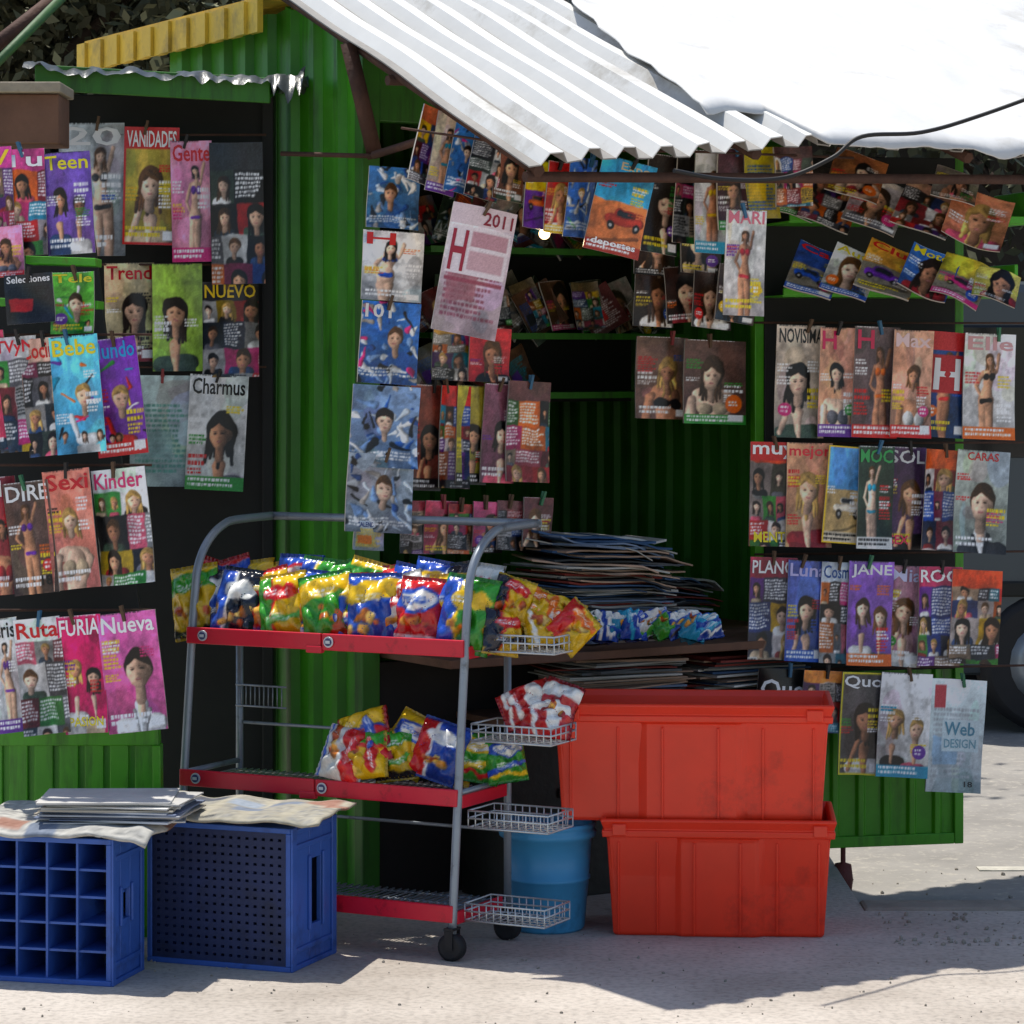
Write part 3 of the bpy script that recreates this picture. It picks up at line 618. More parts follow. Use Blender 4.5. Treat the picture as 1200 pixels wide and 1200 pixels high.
for z in (.815,.575,.345,.10):
    bm=bmesh.new(); n0=.04+z*.08; n1=n0+.15
    def rr(s,n,zc): return cp(-s,n,zc)
    X0,X1=.012,.25
    for zc in (z,z+.025,z+.045):
        tube(bm,[rr(X0,n0,zc),rr(X1,n0,zc),rr(X1,n1,zc),rr(X0,n1,zc),rr(X0,n0,zc)],.0028,5)
    for k in range(12):
        s=X0+(X1-X0)*k/11; tube(bm,[rr(s,n0,z+.045),rr(s,n0,z),rr(s,n1,z),rr(s,n1,z+.045)],.002,5)
    for k in range(6):
        n_=n0+(n1-n0)*k/5; tube(bm,[rr(X0,n_,z),rr(X1,n_,z),rr(X1,n_,z+.045)],.002,5)
    finish(bm,'basket',M_WIRE,parent=CT)
zc=.62; bm=bmesh.new()
for k in range(10): tube(bm,[cp(CLN-.02-.015*k,.3,zc-.02),cp(CLN-.02-.015*k,.3,zc+.04)],.002,5)
tube(bm,[cp(CLN,.3,zc+.04),cp(CLN-.17,.3,zc+.04)],.003,5); tube(bm,[cp(CLN,.3,zc-.02),cp(CLN-.17,.3,zc-.02)],.003,5)
finish(bm,'basket',M_TUBE,parent=CT)
for s,n_ in ((0,0),(0,.32),(CLN,0),(CLN,.32)):
    wv=empty('caster_wheel',cp(s,n_,0),parent=CT)
    bm=bmesh.new(); c=cp(s,n_,.036); tube(bm,[c-nb*.018,c-nb*.013,c+nb*.013,c+nb*.018],[.028,.037,.037,.028],22); finish(bm,'tyre',M_RUB,parent=wv)
    bm=bmesh.new(); box(bm,c-nb*.023-sl*.012+Vector((0,0,-.005)),sl*.024,nb*.004,Vector((0,0,.05))); box(bm,c+nb*.019-sl*.012+Vector((0,0,-.005)),sl*.024,nb*.004,Vector((0,0,.05))); box(bm,c-nb*.023-sl*.014+Vector((0,0,.0455)),sl*.028,nb*.046,Vector((0,0,.006))); finish(bm,'caster_fork',M_RUB,parent=wv)
# ================================================================ SNACK BAGS
def bag(loc,W,H,yaw,pitch,rot,base,acc,acc2,seed,text=None,tcx='ffffff',desc='',where='on the snack cart'):
    rg=np.random.RandomState(seed); nx,ny=32,42
    c=Cv(nx+1,ny+1,H/W); b=hexc(base); c.grad(b*1.05,b*.8); c.warp(rg,.03)
    st=rg.randint(3)
    if st==0:
        c.cap(-.1,.30,1.1,.20,.2,acc,.16,0); c.rect(0,.86,1,1,acc2,.9)
    elif st==1:
        c.rect(0,.0,.34,1,acc); c.rect(.34,0,.40,1,acc2)
    else:
        c.ell(.5,.33,.45,.17,acc); c.rect(0,.8,1,.88,acc2)
    if st!=0: c.ell(.55,.33,.36,.12,acc2 if st==1 else 'f4f0e8')
    c.lines(.22,.29,.82,2,.05,'ffffff' if st!=2 else acc,rg)
    if rg.rand()<.65:
        for k in range(7):
            x,y=.5+.17*rg.randn(),.66+.07*rg.randn(); r=.05+.06*rg.rand(); cc=hexc(['e09428','eab040','c87018','f0c868','b84c18'][rg.randint(5)]); c.ball(x,y,r,r*.7,cc)
    else:
        c.cap(-.1,.8,1.1,.6,.08,acc,.05); c.lines(.2,.62,.8,3,.04,'ffffff',rg)
    c.unwarp(); c.rect(0,0,1,.06,b*.75); c.rect(0,.95,1,1,b*.75)
    img=c.out(rg)
    ph=rg.rand(8)*6.28
    def yf(x,z):
        f=np.clip(1-np.abs(2*x/W)**3.5,0,1)**.65*np.clip(1-np.abs(z/(.45*H))**3,0,1)**.6
        cz=.007*np.sin(x/W*9+z/H*7+ph[0])*np.sin(z/H*13+ph[1])+.004*np.sin(x/W*23+ph[2]+z/H*13)+.008*np.abs(np.sin(z/H*7-x/W*8+ph[3]))
        return -.032*f-cz*(.3+f)+.0025*np.sin(x/W*60)*(np.abs(z)>.44*H)
    texts=[(text,.16,.27,.84,.43,tcx)] if text else []
    me=sheet_mesh('snack_bag',W,H,img,yf,.0008,texts,page=tuple(b*.8),mt=M_FOIL)
    bm=bmesh.new(); bm.from_mesh(me); lay=bm.verts.layers.float_color['Col']
    n2=16; g=[[None]*(n2+1) for _ in range(n2+1)]
    for j in range(n2+1):
        for i in range(n2+1):
            x=(i/n2-.5)*W; z=(.5-j/n2)*H; v=bm.verts.new((x,float(-yf(np.array(x),np.array(z)))*.9+.0025,z)); v[lay]=(*lin(b*.85),1); g[j][i]=v
    for j in range(n2):
        for i in range(n2): f=bm.faces.new((g[j][i],g[j][i+1],g[j+1][i+1],g[j+1][i])); f.smooth=True
    bm.to_mesh(me); bm.free()
    o=bpy.data.objects.new('snack_bag',me); col.objects.link(o)
    o.matrix_world=Matrix.Translation(loc)@Matrix.Rotation(math.radians(yaw),4,'Z')@Matrix.Rotation(math.radians(pitch),4,'X')@Matrix.Rotation(math.radians(rot),4,'Y')
    o['label']=f"{desc} snack bag {where}"; o['category']='snack bag'; o['group']='bags of snacks on sale'
Y_,O_,R_,B_,G_,W_,K_,P_='ecc01c','e8701c','d01c20','2450b8','3aa02c','ecece6','141a2c','8a2c9c'
cols=[(G_,B_,Y_,'green and yellow'),(Y_,B_,R_,'yellow and blue'),(R_,B_,W_,'red and blue'),(W_,R_,B_,'white and red'),(B_,Y_,R_,'blue and yellow'),(R_,B_,Y_,'red and blue'),(G_,Y_,R_,'green and yellow'),(B_,R_,W_,'blue and red'),(Y_,G_,R_,'yellow and green'),(R_,Y_,B_,'red and yellow'),(K_,B_,W_,'dark blue'),(B_,K_,W_,'navy blue'),(Y_,G_,K_,'yellow and green')]
n=len(cols)
for k in range(n):
    s=.02+(CLN-.0)*k/(n-1); b,a1,a2,ds=cols[k]
    bag(cp(s,.125+.025*(k%2),.805+.10+.006*random.random()),.14+.015*random.random(),.195+.02*random.random(),-27+random.uniform(-16,16),-16+random.uniform(-5,5),random.uniform(-20,14),b,a1,a2,100+k,'FRITOS' if k==3 else None,R_,ds,'upright on the top cart shelf')
    b,a1,a2,ds=cols[(k*7+3)%n]
    bag(cp(s+.02,.24,.805+.115+.025*random.random()),.14,.205,-27+random.uniform(-16,16),-8,random.uniform(-18,14),b,a1,a2,200+k,None,R_,ds,'in the back row of the cart')
for k,(u,v,rt) in enumerate(((575,715,60),(600,724,-50),(628,714,30),(655,722,-70),(600,702,20),(640,732,80),(672,735,50),(588,740,10))):
    b,a1,a2,ds=[(Y_,R_,O_,''),(Y_,K_,R_,''),(Y_,O_,W_,'')][k%3]
    bag(P(u,v,7.98-.012*k),.11,.13,-20+k*7,-50+k*6,rt,b,a1,a2,300+k,None,R_,'small yellow','heaped in the side basket')
for k,(u,v,w_,h_,rt,ci) in enumerate(((428,866,.16,.15,70,9),(405,884,.15,.14,100,3),(430,886,.13,.12,80,8),(482,872,.14,.17,25,1),(464,884,.12,.15,-8,12),(515,880,.14,.17,18,7),(532,886,.12,.16,12,1),(562,888,.12,.14,10,6),(592,890,.11,.13,-8,0))):
    b,a1,a2,ds=cols[ci]; dd=8.03 if u<545 else 8.02
    bag(P(u,v,dd-.02*(k%3)),w_,h_,-27+k*4,-22,rt,b,a1,a2,400+k,None,R_,ds,'on the middle cart shelf')
for k,(u,v,rt) in enumerate(((618,826,65),(652,828,20),(640,842,95))):
    bag(P(u,v,7.93-.02*k),.11,.15,-10,-28,rt,R_ if k!=1 else 'b81c28',W_,W_,503+k,None,W_,'red and white','in the wire side basket')
for k in range(9):
    u=690+k*17; b,a1,a2,ds=[(G_,W_,B_,'green'),(B_,W_,K_,'blue'),('28a0c8',W_,B_,'light blue'),(B_,'28a0c8',W_,'blue'),(W_,B_,G_,'white and blue')][k%5]
    bag(P(u,733+2*math.sin(k),8.62-.01*(k%2)),.10,.085,10+k*3,-40,random.uniform(-20,20)+90*(k%2),b,a1,a2,600+k,None,R_,ds,'laid along the counter edge')
# ================================================================ RED TOTES
def tote(corner,lw,dw,h,z,ang,label):
    l=Vector((-math.cos(ang),math.sin(ang),0)); n_=Vector((math.sin(ang),math.cos(ang),0)); o=Vector((corner[0],corner[1],z))
    e=empty('storage_tote',o+l*lw/2+n_*dw/2,label,'plastic storage box','red plastic totes stacked beside the kiosk')
    bm=bmesh.new(); t=.026
    def outline(ins,zz_):
        st=.016; x1=lw*.30; x2=lw*.34
        pts=[(ins,ins+st),(x1,ins+st),(x2,ins),(lw*.66,ins),(lw*.69,ins+st*.8),(lw-ins-.01,ins+st*.8),(lw-ins,ins+st),(lw-ins,dw-ins),(ins,dw-ins)]
        if zz_>h*.84: pts=[(ins,ins),(x1,ins),(x2,ins),(lw*.66,ins),(lw*.69,ins),(lw-ins-.01,ins),(lw-ins,ins),(lw-ins,dw-ins),(ins,dw-ins)]
        return [bm.verts.new(o+l*a+n_*b+Vector((0,0,zz_))) for a,b in pts]
    rs=[outline(t*1.25,0),outline(t,.008),outline(.010,h*.80),outline(.008,h*.835),outline(-.002,h*.845),outline(-.004,h*.90),outline(.002,h*.905),outline(-.008,h*.985),outline(-.004,h),outline(.006,h),outline(.012,h*.95),outline(t+.008,.012)]
    bm.faces.new(rs[0][::-1]); bm.faces.new(rs[-1])
    for a,b in zip(rs[:-1],rs[1:]):
        m=len(a)
        for k in range(m): bm.faces.new((a[k],a[(k+1)%m],b[(k+1)%m],b[k]))
    for fr in (.03,.90): box(bm,o+l*lw*fr-n_*.012+Vector((0,0,h*.86)),l*lw*.06,n_*.012,Vector((0,0,h*.10)))
    for fr in (.06,.24,.40,.6,.76,.93):
        a=o+l*lw*fr+n_*(.018 if .3<fr<.66 else .032)+Vector((0,0,h*.02)); box(bm,a,l*.007,n_*.02,Vector((0,0,h*.78))-n_*.019)
    finish(bm,'tub',M_RED,parent=e,bevel=.003)
tote((.885,8.06),.635,.36,.33,0,math.radians(4),'lower red plastic storage tote on the pavement')
tote((.878,8.055),.77,.36,.33,.318,math.radians(4),'upper red plastic storage tote stacked on another')
bm=bmesh.new(); c=Vector((.10,8.25,0))
lathe(bm,c,[(.02,.002),(.098,.0),(.104,.008),(.116,.14),(.120,.142),(.120,.15),(.117,.152),(.124,.255),(.136,.262),(.138,.275),(.130,.283),(.135,.29),(.136,.302),(.124,.30),(.118,.27),(.1,.03),(.02,.028)],48)
bk=finish(bm,'bucket',M_BUCK,label='light blue plastic bucket beside red totes',cat='bucket')
# ================================================================ BLUE CRATES
def crate(corner,ang,W,Dp,H,openf,label,mats):
    l=Vector((-math.cos(ang),math.sin(ang),0)); n_=Vector((math.sin(ang),math.cos(ang),0)); o=Vector((corner[0],corner[1],0)); Z=Vector((0,0,1))
    e=empty('bottle_crate',o+l*W/2+n_*Dp/2,label,'crate','blue bottle crates on the pavement')
    bm=bmesh.new(); t=.014
    box(bm,o,l*W,n_*Dp,Z*t); box(bm,o+Z*(H-t),l*W,n_*Dp,Z*t)
    box(bm,o+l*(W-t)+Z*t,l*t,n_*Dp,Z*(H-2*t))
    box(bm,o+n_*(Dp-t*.6)+l*t+Z*t,l*(W-2*t),n_*t*.5,Z*(H-2*t),1)
    s0,s1=Dp*.42,Dp*.68; h0,h1=H*.28,H*.74
    if openf: s0,s1,h0,h1=Dp*.3,Dp*.6,H*.42,H*.62
    box(bm,o+Z*t,l*t,n_*s0,Z*(H-2*t)); box(bm,o+n_*s1+Z*t,l*t,n_*(Dp-s1),Z*(H-2*t)); box(bm,o+n_*s0+Z*t,l*t,n_*(s1-s0),Z*(h0-t)); box(bm,o+n_*s0+Z*h1,l*t,n_*(s1-s0),Z*(H-t-h1))
    for f in (.0,.9): box(bm,o-l*.006+n_*Dp*f,l*.0058,n_*Dp*.1,Z*H)
    for f in (.0,.12,.84,.95): box(bm,o-l*.005+n_*(Dp*.102)+Z*H*f,l*.0048,n_*(Dp*.796),Z*.014)
    for a,b in ((s0-.012,s0),(s1,s1+.012)): box(bm,o-l*.008+n_*a+Z*(h0-.012),l*.0078,n_*.012,Z*(h1-h0+.024))
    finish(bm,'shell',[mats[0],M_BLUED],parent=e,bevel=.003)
    bm=bmesh.new()
    if openf:
        nx,nz=4,5
        for i in range(1,nx): box(bm,o+l*(t+(W-2*t)*i/nx-.003)+n_*.012+Z*t,l*.006,n_*(Dp*.8),Z*(H-2*t))
        for j in range(1,nz): box(bm,o+l*t+n_*.018+Z*(t+(H-2*t)*j/nz-.003),l*(W-2*t),n_*(Dp*.78),Z*.006)
        for i in range(nx):
            for j in range(nz):
                c=o+l*(t+(W-2*t)*(i+.5)/nx)+n_*(Dp*.55)+Z*(t+(H-2*t)*(j+.5)/nz)
                tube(bm,[c,c+n_*.06,c+n_*.09],[.012,.014,.028],10,1)
    else:
        nx,nz=16,15
        for i in range(nx+1): box(bm,o+l*(t+(W-2*t-.014)*i/nx)+n_*.004+Z*t,l*.014,n_*.006,Z*(H-2*t))
        for j in range(nz+1): box(bm,o+l*t+n_*.0035+Z*(t+(H-2*t-.015)*j/nz),l*(W-2*t),n_*.0072,Z*.015)
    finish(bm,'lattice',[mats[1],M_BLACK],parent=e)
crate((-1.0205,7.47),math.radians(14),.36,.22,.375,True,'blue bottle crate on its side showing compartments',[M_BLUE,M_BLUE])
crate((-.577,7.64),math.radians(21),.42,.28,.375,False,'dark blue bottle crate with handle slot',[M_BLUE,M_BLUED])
def paper_sheet(name,pts,zf,nx,ny,seed,label,cat,thick=.004,base='c8c6be'):
    rg=np.random.RandomState(seed); c=Cv(nx+1,ny+1,.7); b=hexc(base); c.grad(b,b*.95)
    for i in range(5): c.lines(.02+i*.2,.03,.19+i*.2,28,.033,'8a8a88',rg)
    for _ in range(7): x,y=rg.rand(),rg.rand(); c.rect(x,y,x+.16,y+.2,[hexc('7a8494'),hexc('5c6068'),hexc('9aa4b0'),hexc('a07868')][rg.randint(4)])
    img=c.out(rg); V=[]
    p00,p10,p11,p01=[Vector(p) for p in pts]
    for j in range(ny+1):
        for i in range(nx+1):
            s,t=i/nx,1-j/ny; p=(p00*(1-s)+p10*s)*(1-t)+(p01*(1-s)+p11*s)*t; V.append((p.x,p.y+(.02*NN(s*6,seed) if t<.02 else 0),p.z+zf(s,t)))
    loc=Vector(V[0])
    me=bpy.data.meshes.new(name); idx=np.arange((nx+1)*(ny+1)).reshape(ny+1,nx+1)
    fc=np.stack([idx[1:,:-1],idx[1:,1:],idx[:-1,1:],idx[:-1,:-1]],-1).reshape(-1,4).tolist()
    me.from_pydata([tuple(Vector(v)-loc) for v in V],[],fc)
    at=me.color_attributes.new('Col','FLOAT_COLOR','POINT'); cc=lin(img).reshape(-1,3); at.data.foreach_set('color',np.hstack([cc,np.ones((len(cc),1))]).astype(np.float32).ravel())
    me.polygons.foreach_set('use_smooth',[True]*len(fc)); me.materials.append(M_PAPER)
    o=bpy.data.objects.new(name,me); col.objects.link(o); o.location=loc; o['label']=label; o['category']=cat
    m=o.modifiers.new('s','SOLIDIFY'); m.thickness=thick; m.offset=1; return o
paper_sheet('newspaper',[(-1.42,7.55,.385),(-.93,7.44,.385),(-.86,7.86,.385),(-1.36,7.95,.385)],lambda s,t:.012*NN(s*5,t*3)-.018*max(0,.12-t)/.12-.02*max(0,s-.93)/.07+.01,50,36,5,'open newspapers spread over a blue crate','newspaper',.008)
paper_sheet('newspaper',[(-1.02,7.70,.40),(-.50,7.60,.395),(-.42,7.93,.39),(-.95,8.05,.40)],lambda s,t:.012*NN(s*6,t*3,5)-.010*max(0,.1-t)/.1+.004,50,36,9,'open newspapers covering the dark blue crate','newspaper',.006,'b4ae9c')
def stack(c,W,Dp,n,th,yaw,seed,label,tones=('d8dce2','b8bcc8','e8e6e0','7a86a0','c0b8a8'),jit=.012,curl=0):
    rg=np.random.RandomState(seed); V=[];Fc=[];Cc=[]
    for i in range(n):
        a=math.radians(yaw+rg.randn()*(4+jit*300)); ca,sa=math.cos(a),math.sin(a); ox,oy=rg.randn(2)*jit*(.6+i/n); t=th*(.6+.8*rg.rand()); z=i*th
        w=W*(.85+.2*rg.rand()); d_=Dp*(.85+.2*rg.rand()); cc=lin(hexc(tones[rg.randint(len(tones))]))*(.6+.4*rg.rand()); nn_=8; ph=rg.rand()*6
        o=len(V)
        for lvl in (0,1):
            for k in range(nn_+1):
                for s in (-1,1):
                    x=(k/nn_-.5)*w; y=s*d_/2; sg=curl*(.6+.8*NN(k*.5+ox*30,seed,i*.25))*(abs(2*k/nn_-1)**2)*(i/n)*(1 if k>nn_/2 else -.6)
                    V.append((ox+x*ca-y*sa,oy+x*sa+y*ca,z+lvl*t*.92-sg)); Cc.append(cc*(1 if s<0 else .9))
        m=2*(nn_+1)
        for k in range(nn_):
            q=o+2*k; Fc+=[[q,q+1,q+3,q+2],[q+m,q+m+2,q+m+3,q+m+1],[q,q+2,q+m+2,q+m],[q+1,q+m+1,q+m+3,q+3]]
        Fc+=[[o,o+m,o+m+1,o+1],[o+2*nn_,o+2*nn_+1,o+m+2*nn_+1,o+m+2*nn_]]
    me=bpy.data.meshes.new('newspaper_stack'); me.from_pydata(V,[],Fc)
    at=me.color_attributes.new('Col','FLOAT_COLOR','POINT'); at.data.foreach_set('color',np.hstack([np.array(Cc),np.ones((len(Cc),1))]).astype(np.float32).ravel()); me.materials.append(M_PAPER)
    o=bpy.data.objects.new('newspaper_stack',me); col.objects.link(o); o.location=c; o['label']=label; o['category']='newspaper stack'; o['group']='stacks of newspapers and magazines'; return o
stack((-1.03,7.68,.402),.38,.26,14,.004,-6,1,'stack of folded newspapers lying on the crates',jit=.008)
dk=('b8b4ac','6a6e70','d8d4c8','8090a8','4a4c50','c8a890','a04840','e0ddd6','486890')
cz=.741
stack(tuple(C+av*.74+fn*.12+Vector((0,0,cz))),.40,.27,58,.0055,32,2,'tall untidy stack of old newspapers on counter',dk,.022,.05)
stack(tuple(C+av*1.08-fn*.06+Vector((0,0,cz))),.3,.25,34,.005,40,3,'messy pile of papers on the counter',dk,.026,.05)
stack(tuple(C+av*.75+fn*.22+Vector((0,0,.541))),.4,.26,28,.0056,30,4,'stack of papers under the counter',dk,.015,.004)
stack(tuple(C+av*1.2+fn*.22+Vector((0,0,.541))),.38,.26,26,.0056,36,5,'second stack of papers under the counter',dk,.015,.004)
bm=bmesh.new(); a=C+av*.30+fn*.07; box(bm,a,av*.5,fn*.25,Vector((0,0,.48))); box(bm,a+Vector((0,0,.482))-av*.01-fn*.01,av*.52,fn*.27,Vector((0,0,.02))); box(bm,a+av*.18+fn*.251+Vector((0,0,.3)),av*.12,fn*.006,Vector((0,0,.03)))
finish(bm,'storage_box',mat('grimy_black_plastic','26241f',.5,0,.4,6,.2),label='dark storage box under the counter',cat='box',bevel=.006)
# ================================================================ MAGAZINES
WA='clipped on the side rack'; WB='hanging on the side door'; WF='clipped on the display door'; WE='hanging from the roof edge'; WI='inside the dark kiosk'; WC='hanging on the corner post'
A=[ (-8,235,50,125,'collage','c04890','TV',"ffe030",'pink gossip'),(28,237,52,125,'collage','d85090','Tu',"ffffff",'busy pink gossip'),(80,238,56,120,'two','7a5cb0','Teen',"f0e020",'purple teen'),
 (8,295,40,60,'close','e890b0',None,'','pink'),(35,350,58,58,'text','20242a','Selecciones','f4f4f4','black digest'),(88,355,52,72,'kids','68b848','Tele','f0e030','green children'),
 (-10,458,40,140,'portrait','e85070','Veo','f4f4f4','pink'),(20,462,52,135,'collage','f0eef0','TVyN','e01830','white celebrity'),(54,465,54,138,'collage','d8b0a0','Cocina','d02020','cookery'),(92,462,58,138,'kids','68c0f0','Bebe','f4e020','light blue baby'),(138,465,60,138,'kids','7c40a8','Mundo','30b0f0','purple puzzle'),
 (2,628,36,138,'close','8a2c38','Ella','f0f0f0','dark red'),(38,630,54,132,'body','54403a','DIRE','f0f0f0','brown'),(85,620,56,140,'close','e08878','Sexi','d01828','red'),(143,617,64,136,'collage','e0e4e8','Kinder','e03878','pale children'),
 (6,792,40,134,'body','f0f0f0','Veris','202020','white fashion'),(50,792,56,136,'collage','f0ece4','Ruta','d81820','white music'),(98,790,52,138,'two','d02068','FURIA','ffffff','magenta music'),(156,787,70,140,'boy','f070b0','Nueva','ffffff','pink boy portrait')]
for k,(u,v,w,h,st,bg,ti,tc,ds) in enumerate(A):
    mag(u,v,w,h,(-6 if v>400 else -3)+random.uniform(-1.5,1.5),7.94-.012*(k%5)+(0.03 if v<300 else 0)-(.02 if v>700 else 0),-6,st,bg,ti,tc or 'ffffff',ds,WA,extra=[('18',.62,.84,.86,.93,'101010')] if ti=='DIRE' else ([('PASION',.1,.86,.9,.94,'f4e020')] if ti=='FURIA' else []))
Bm=[(108,222,76,156,'body','aab0b4','20','e8e8e8','silver grey fashion',None,None),(177,218,64,138,'portrait','b8a848','VANIDADES','f4f4f4','red framed','d01c1c','d01c1c'),(225,236,48,142,'body','e898b0','Gente','d81828','pink celebrity',None,None),(278,250,62,166,'collage','202428',None,'','dark grey',None,None),
 (152,366,58,116,'portrait','d8c8a0','Trend','d81828','cream child portrait',None,None),(208,372,58,126,'portrait','98b850',None,'','lime green',None,None),(270,386,66,112,'collage','1c1c20','NUEVO','e8c020','black and yellow',None,None),
 (196,505,86,130,'text','b8c8c4',None,'','pale green text',None,None),(254,507,68,135,'portrait','ecece8','Charmus','181818','white hairstyle',None,None)]
for k,(u,v,w,h,st,bg,ti,tc,ds,band,bd) in enumerate(Bm):
    mag(u,v,w,h,3 if u==254 else random.uniform(-2,2),8.84-.01*(k%4)-(.03 if u==254 else 0),5,st,bg,ti,tc or 'ffffff',ds,WB,band=band,border=bd,acc='484c50' if k==0 else ('5a9484' if st=='text' else None),acc2='88a8a4' if st=='text' else None)
for k,(u,v,w,h,st,bg,ti,tc) in enumerate([(464,232,60,72,'comic','4070a0',None,''),(462,312,70,82,'body','e0e4e8','H','d82020'),(457,402,68,96,'comic','3468a8','101','e8e8e8'),(451,500,78,96,'comic','7890b0',None,''),(445,578,76,92,'comic','98a4b0',None,''),(434,628,66,34,'text','b0b8c0','CALENDARIO','304080')]):
    mag(u,v,w,h,3.5,8.42-.012*k,20,st,bg,ti,tc or 'ffffff','blue and white comic',WC,tb=(.05,.03,.5 if ti in('H','101') else .95,.2))
mag(557,318,76,152,11,8.0,14,'text','e8ccd0','H','a82038','pink and white 2011 calendar',WE,acc='985060',acc2='b87078',tb=(.07,.2,.3,.52),extra=[('2011',.48,.035,.95,.14,'901830')],rects=((0,.0,1,.16,'e8d0d4'),(.05,.17,.95,.54,'f2e2e4'),(.36,.2,.92,.32,'b8707c',.7),(.36,.35,.9,.5,'c89098',.7),(.06,.57,.94,.6,'a04858')))
Dm=[(503,172,38,92,16,'collage','b06040'),(524,180,34,96,12,'body','d8c0b0'),(548,184,36,90,14,'comic','3870a8'),(572,192,38,84,14,'collage','3c6ca0'),(598,196,34,80,10,'portrait','80503c'),
 (630,228,32,80,6,'scene','e8c820'),(656,232,34,84,5,'portrait','b82828'),(684,232,32,94,6,'comic','3a68b0'),(778,240,42,116,8,'portrait','2c2420'),(806,232,40,108,4,'collage','282420'),(834,237,42,120,2,'body','d8d8d4'),(862,222,38,96,0,'portrait','4a2c34'),(895,214,42,84,-2,'text','c8b830'),(928,207,46,70,-3,'collage','503430')]
for k,(u,v,w,h,r,st,bg) in enumerate(Dm):
    mag(u,v,w,h,r,8.18-.012*(k%4)+(.25 if u>750 else 0),28,st,bg,None,'ffffff',['colourful','glossy','worn','folded'][k%4]+' printed',WE)
mag(728,243,66,112,13,8.1,14,'scene','44a8e4','Expo','e8d8b0','blue and orange travel',WE,acc='e07c40',acc2='b03020',tb=(.35,.03,.9,.14),extra=[('deportes',.1,.86,.9,.95,'ffffff')])
mag(873,308,48,124,2,8.2,10,'body','ecdfd8','MARI','e07888','pale swimwear',WE,acc='c82838',tb=(.05,.01,.95,.13))
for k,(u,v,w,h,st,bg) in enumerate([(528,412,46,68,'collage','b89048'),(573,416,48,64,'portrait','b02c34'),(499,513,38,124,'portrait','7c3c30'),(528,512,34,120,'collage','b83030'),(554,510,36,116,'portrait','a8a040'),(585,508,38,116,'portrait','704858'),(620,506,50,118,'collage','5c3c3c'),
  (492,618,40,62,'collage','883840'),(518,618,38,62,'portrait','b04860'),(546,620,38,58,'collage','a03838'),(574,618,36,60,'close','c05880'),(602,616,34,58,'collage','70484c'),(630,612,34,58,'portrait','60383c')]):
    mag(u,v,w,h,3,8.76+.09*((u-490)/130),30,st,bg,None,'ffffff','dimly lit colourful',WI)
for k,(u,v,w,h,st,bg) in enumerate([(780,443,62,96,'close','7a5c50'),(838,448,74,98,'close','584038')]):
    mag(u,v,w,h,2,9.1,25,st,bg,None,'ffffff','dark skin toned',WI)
for r,(z,cnt,hh) in enumerate(((SH[0]+.018,24,.15),(SH[1]+.018,16,.13),(SH[2]+.018,18,.18))):
    for k in range(cnt):
        t=.03+.92*k/cnt+random.uniform(-.015,.015); p=isv(t,-.05-.12*random.random()); lean=random.uniform(-42,42)
        if random.random()<.15 or (r==1 and t>.4): continue
        Hh=hh*random.uniform(.75,1.15); uu=600+p.x/p.y*F; zc=z+Hh*.5*math.cos(math.radians(lean))+.01; vv=420-(zc-EYE)/p.y*F
        mag(uu,vv,random.uniform(30,50),Hh/p.y*F,lean,p.y,random.uniform(5,65),random.choice(['collage','text','portrait','comic','text']),random.choice(['5a4030','4c5460','6c5c40','5c2828','384838','70685c','908880']),None,'ffffff',['small tan','dull grey','small brown'][k%3],'standing on the inner shelf',pin=False,pitch=-14,seed=900+r*50+k)
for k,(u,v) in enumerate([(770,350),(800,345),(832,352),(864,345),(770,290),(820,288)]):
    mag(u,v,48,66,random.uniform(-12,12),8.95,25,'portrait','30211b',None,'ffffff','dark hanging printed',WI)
for k,(u,v,w,h,r,bg) in enumerate([(935,225,60,60,20,'68504c'),(975,232,74,70,24,'2c2824'),(1004,206,74,56,22,'94603c'),(1028,238,76,64,26,'c8c0b8'),(1086,246,80,62,28,'b88c78'),(1120,218,70,40,20,'787068'),(1145,258,84,66,24,'d88c68')]):
    mag(u,v,w*.85,h,r,8.94-.016*k,8,['portrait','collage','close'][k%3],bg,None,'ffffff','tilted glossy','standing on the upper door shelf',pin=False,pitch=-34)
for k,(u,v,w,h,r,bg,ti) in enumerate([(955,318,66,60,24,'2c4c8c','Car'),(997,320,66,60,26,'d8d8d0','Auto'),(1042,318,78,62,26,'d89840','Club'),(1088,322,70,60,27,'3868a8','Motor'),(1128,326,68,54,28,'d8bc48',None),(1168,334,76,40,20,'d8c868',None)]):
    mag(u,v,w*.85,h,r,8.86-.016*k,8,['scene','portrait'][k%2],bg,ti,'f4e020' if k%2 else 'd82020','tilted car','standing on the lower door shelf',pin=False,pitch=-34,acc='807868' if k%2==0 else None)
R2=[(938,447,52,132,'portrait','d8c8b8','NOVISIMA','303030','cream portrait',None),(982,448,42,128,'close','e8a490','H','d82860','skin toned',None),(1026,448,48,130,'body','605050','H','d83058','dark fashion',None),(1068,450,42,126,'close','d8a890','Max','f0d0d0','beige',None),(1109,451,46,124,'body','203c68','','','blue and red','c82828'),(1160,453,56,124,'body','f4f0ec','Elle','d8a0a0','white swimwear',None)]
R3=[(905,579,50,122,'collage','c84018','muy','ffffff','orange red science','d02020'),(948,580,48,122,'portrait','c89878','mejor','e83040','tan',None),(990,580,42,114,'scene','60a0d8','','','yellow bordered nature',None),(1025,583,36,120,'body','283c30','MOC','38a858','dark green',None),(1062,584,42,120,'portrait','503858','SOL','e0e0e0','dark purple',None),(1103,586,42,118,'collage','c05828','','','orange',None),(1148,588,58,120,'boy','a8b0a8','','','grey portrait',None)]
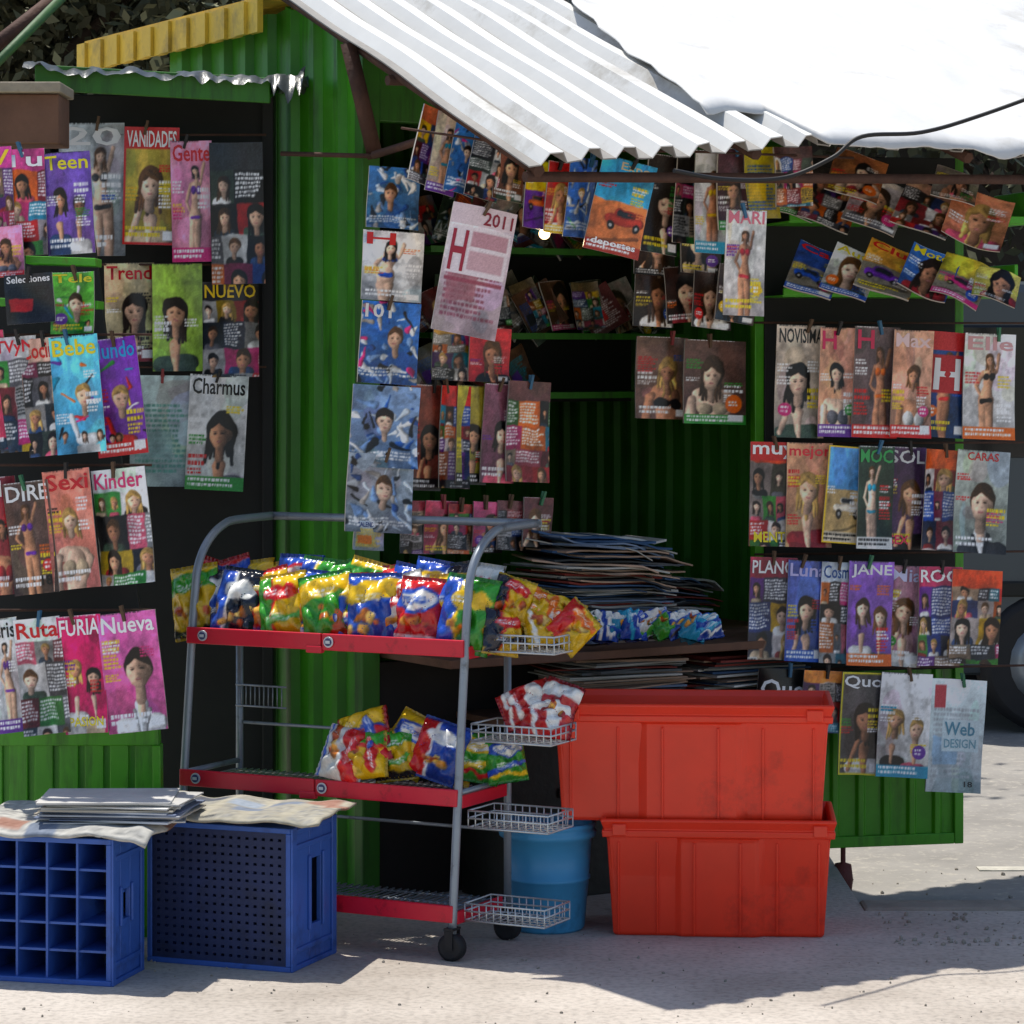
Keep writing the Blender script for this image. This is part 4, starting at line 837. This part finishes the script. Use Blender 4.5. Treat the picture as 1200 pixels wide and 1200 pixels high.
R4=[(904,713,50,120,'collage','782038','PLANO','f0f0f0','maroon',None),(945,716,42,118,'portrait','6070b8','Luna','c8c0f0','violet blue',None),(982,718,36,118,'collage','b8c0c8','Cosmo','305898','light blue',None),(1020,719,48,122,'two','8860b0','JANE','f0f0f0','purple',None),(1060,722,38,118,'portrait','a8808c','Mia','e0e0ff','mauve',None),(1099,722,46,116,'collage','b03860','ROC','ffffff','raspberry',None),(1143,723,54,110,'collage','c04828','','','red orange',None)]
R5=[(918,812,62,56,'text','0c0c0e','Quo','f4f4f4','black',None),(964,822,44,72,'collage','c07838','','','orange brown',None),(1009,848,46,120,'portrait','4c4848','Quo','f4f4f4','yellow bordered',None),(1060,850,56,122,'two','ece8e0','','','white couple',None),(1119,862,60,132,'text','d4e6ea','','','pale blue web',None)]
for ri,row in enumerate((R2,R3,R4,R5)):
    for k,(u,v,w,h,st,bg,ti,tc,ds,band) in enumerate(row):
        ex=[];tb=(.05,.03,.95,.16); kw={}
        if ti=='H': tb=(.06,.03,.45,.2)
        if ds=='blue and red': ex=[('H',.2,.25,.8,.55,'e8e8e8')]; kw=dict(acc='c82828',rects=((.14,.22,.86,.58,'b82028'),))
        if ds=='black': tb=(.06,.22,.94,.7); kw=dict(acc='303030',acc2='181818')
        if ds.startswith('pale blue web'): ex=[('Web',.3,.38,.85,.5,'5090a8'),('DESIGN',.3,.53,.88,.61,'78a8b8'),('18',.7,.9,.85,.95,'303030')]; kw=dict(acc='b0b8bc',acc2='98c0e0',rects=((.08,.06,.3,.26,'c03848'),(.26,.36,.92,.64,'d0e2e6')))
        if ds=='grey portrait': ex=[('CARAS',.2,.02,.8,.1,'c83030')]; kw=dict(acc='2c2c30')
        if ds=='yellow bordered nature': kw=dict(acc='c0a068',acc2='e8dcc8',border='f0c818')
        if ds=='yellow bordered': kw=dict(border='e0d020')
        if ds=='orange red science': ex=[('MENTE',.1,.86,.9,.96,'f4e020')]
        if ds=='dark purple': ex=[('SEX',.1,.86,.6,.95,'f03060')]
        mag(u,v,w+6,h,3+random.uniform(-1.5,1.5),8.98-.014*(k%4)+.012*k-ri*.01,12,st,bg,ti or None,tc or 'ffffff',ds,WF,extra=ex,tb=tb,band=band,**kw)
M_PIN=[mat('pin_blue','2a6080',.5),mat('pin_wood','5a4430',.8),mat('pin_green','2c6c48',.5),mat('pin_red','8a3434',.5),mat('pin_dark','201c1a',.6)]
pm=[]
for k in range(5):
    bm=bmesh.new()
    for s in (-1,1):
        vs=[(-.004,s*.001,-.018),(.004,s*.001,-.018),(.004,s*.007,.026),(-.004,s*.007,.026)]
        a=[bm.verts.new(v) for v in vs]; b=[bm.verts.new((v[0],v[1]+s*.004,v[2])) for v in vs]
        bm.faces.new(a);bm.faces.new(b[::-1])
        for i in range(4): j=(i+1)%4; bm.faces.new((a[i],a[j],b[j],b[i]))
    tube(bm,[(-.006,0,.006),(.006,0,.006)],.004,8)
    bmesh.ops.recalc_face_normals(bm,faces=bm.faces)
    me=bpy.data.meshes.new('clothes_peg'); bm.to_mesh(me); bm.free(); me.materials.append(M_PIN[k]); pm.append(me)
for mw,k in PINS:
    o=bpy.data.objects.new('clothes_peg',pm[k]); col.objects.link(o); o.matrix_world=mw@Matrix.Rotation(random.uniform(-.3,.3),4,'Y')
    o['label']=['blue','wooden','green','red','dark'][k]+' clothes peg clipping a magazine'; o['category']='clothes peg'; o['group']='clothes pegs holding magazines'
# ================================================================ CAMERA / LIGHT
cam=bpy.data.cameras.new('camera'); co=bpy.data.objects.new('camera',cam); col.objects.link(co)
co.location=(0,0,EYE); co.rotation_euler=(math.radians(90),0,0); cam.sensor_width=36; cam.lens=F/1200*36; cam.shift_y=-.15; cam.clip_end=500; cam.clip_start=.1
bpy.context.scene.camera=co
el=math.radians(74); h=Vector((.56,-.83,0)).normalized()
dvec=Vector((h.x*math.cos(el),h.y*math.cos(el),-math.sin(el)))
sd=bpy.data.lights.new('sun','SUN'); sd.energy=5.0; sd.angle=math.radians(.5); sd.color=(1,.95,.87); so=bpy.data.objects.new('sun',sd); col.objects.link(so); so.rotation_euler=dvec.to_track_quat('-Z','Y').to_euler()
w=bpy.data.worlds.new('World'); bpy.context.scene.world=w; w.use_nodes=True; nt=w.node_tree
sk=nt.nodes.new('ShaderNodeTexSky'); sk.sky_type='NISHITA'; sk.sun_disc=False; sk.sun_elevation=el; sk.sun_rotation=math.atan2(-h.x,-h.y)
bg=nt.nodes['Background']; bg.inputs['Strength'].default_value=.15; nt.links.new(sk.outputs[0],bg.inputs['Color'])
sc=bpy.context.scene; sc.view_settings.view_transform='Standard'; sc.view_settings.look='None'; sc.view_settings.exposure=0
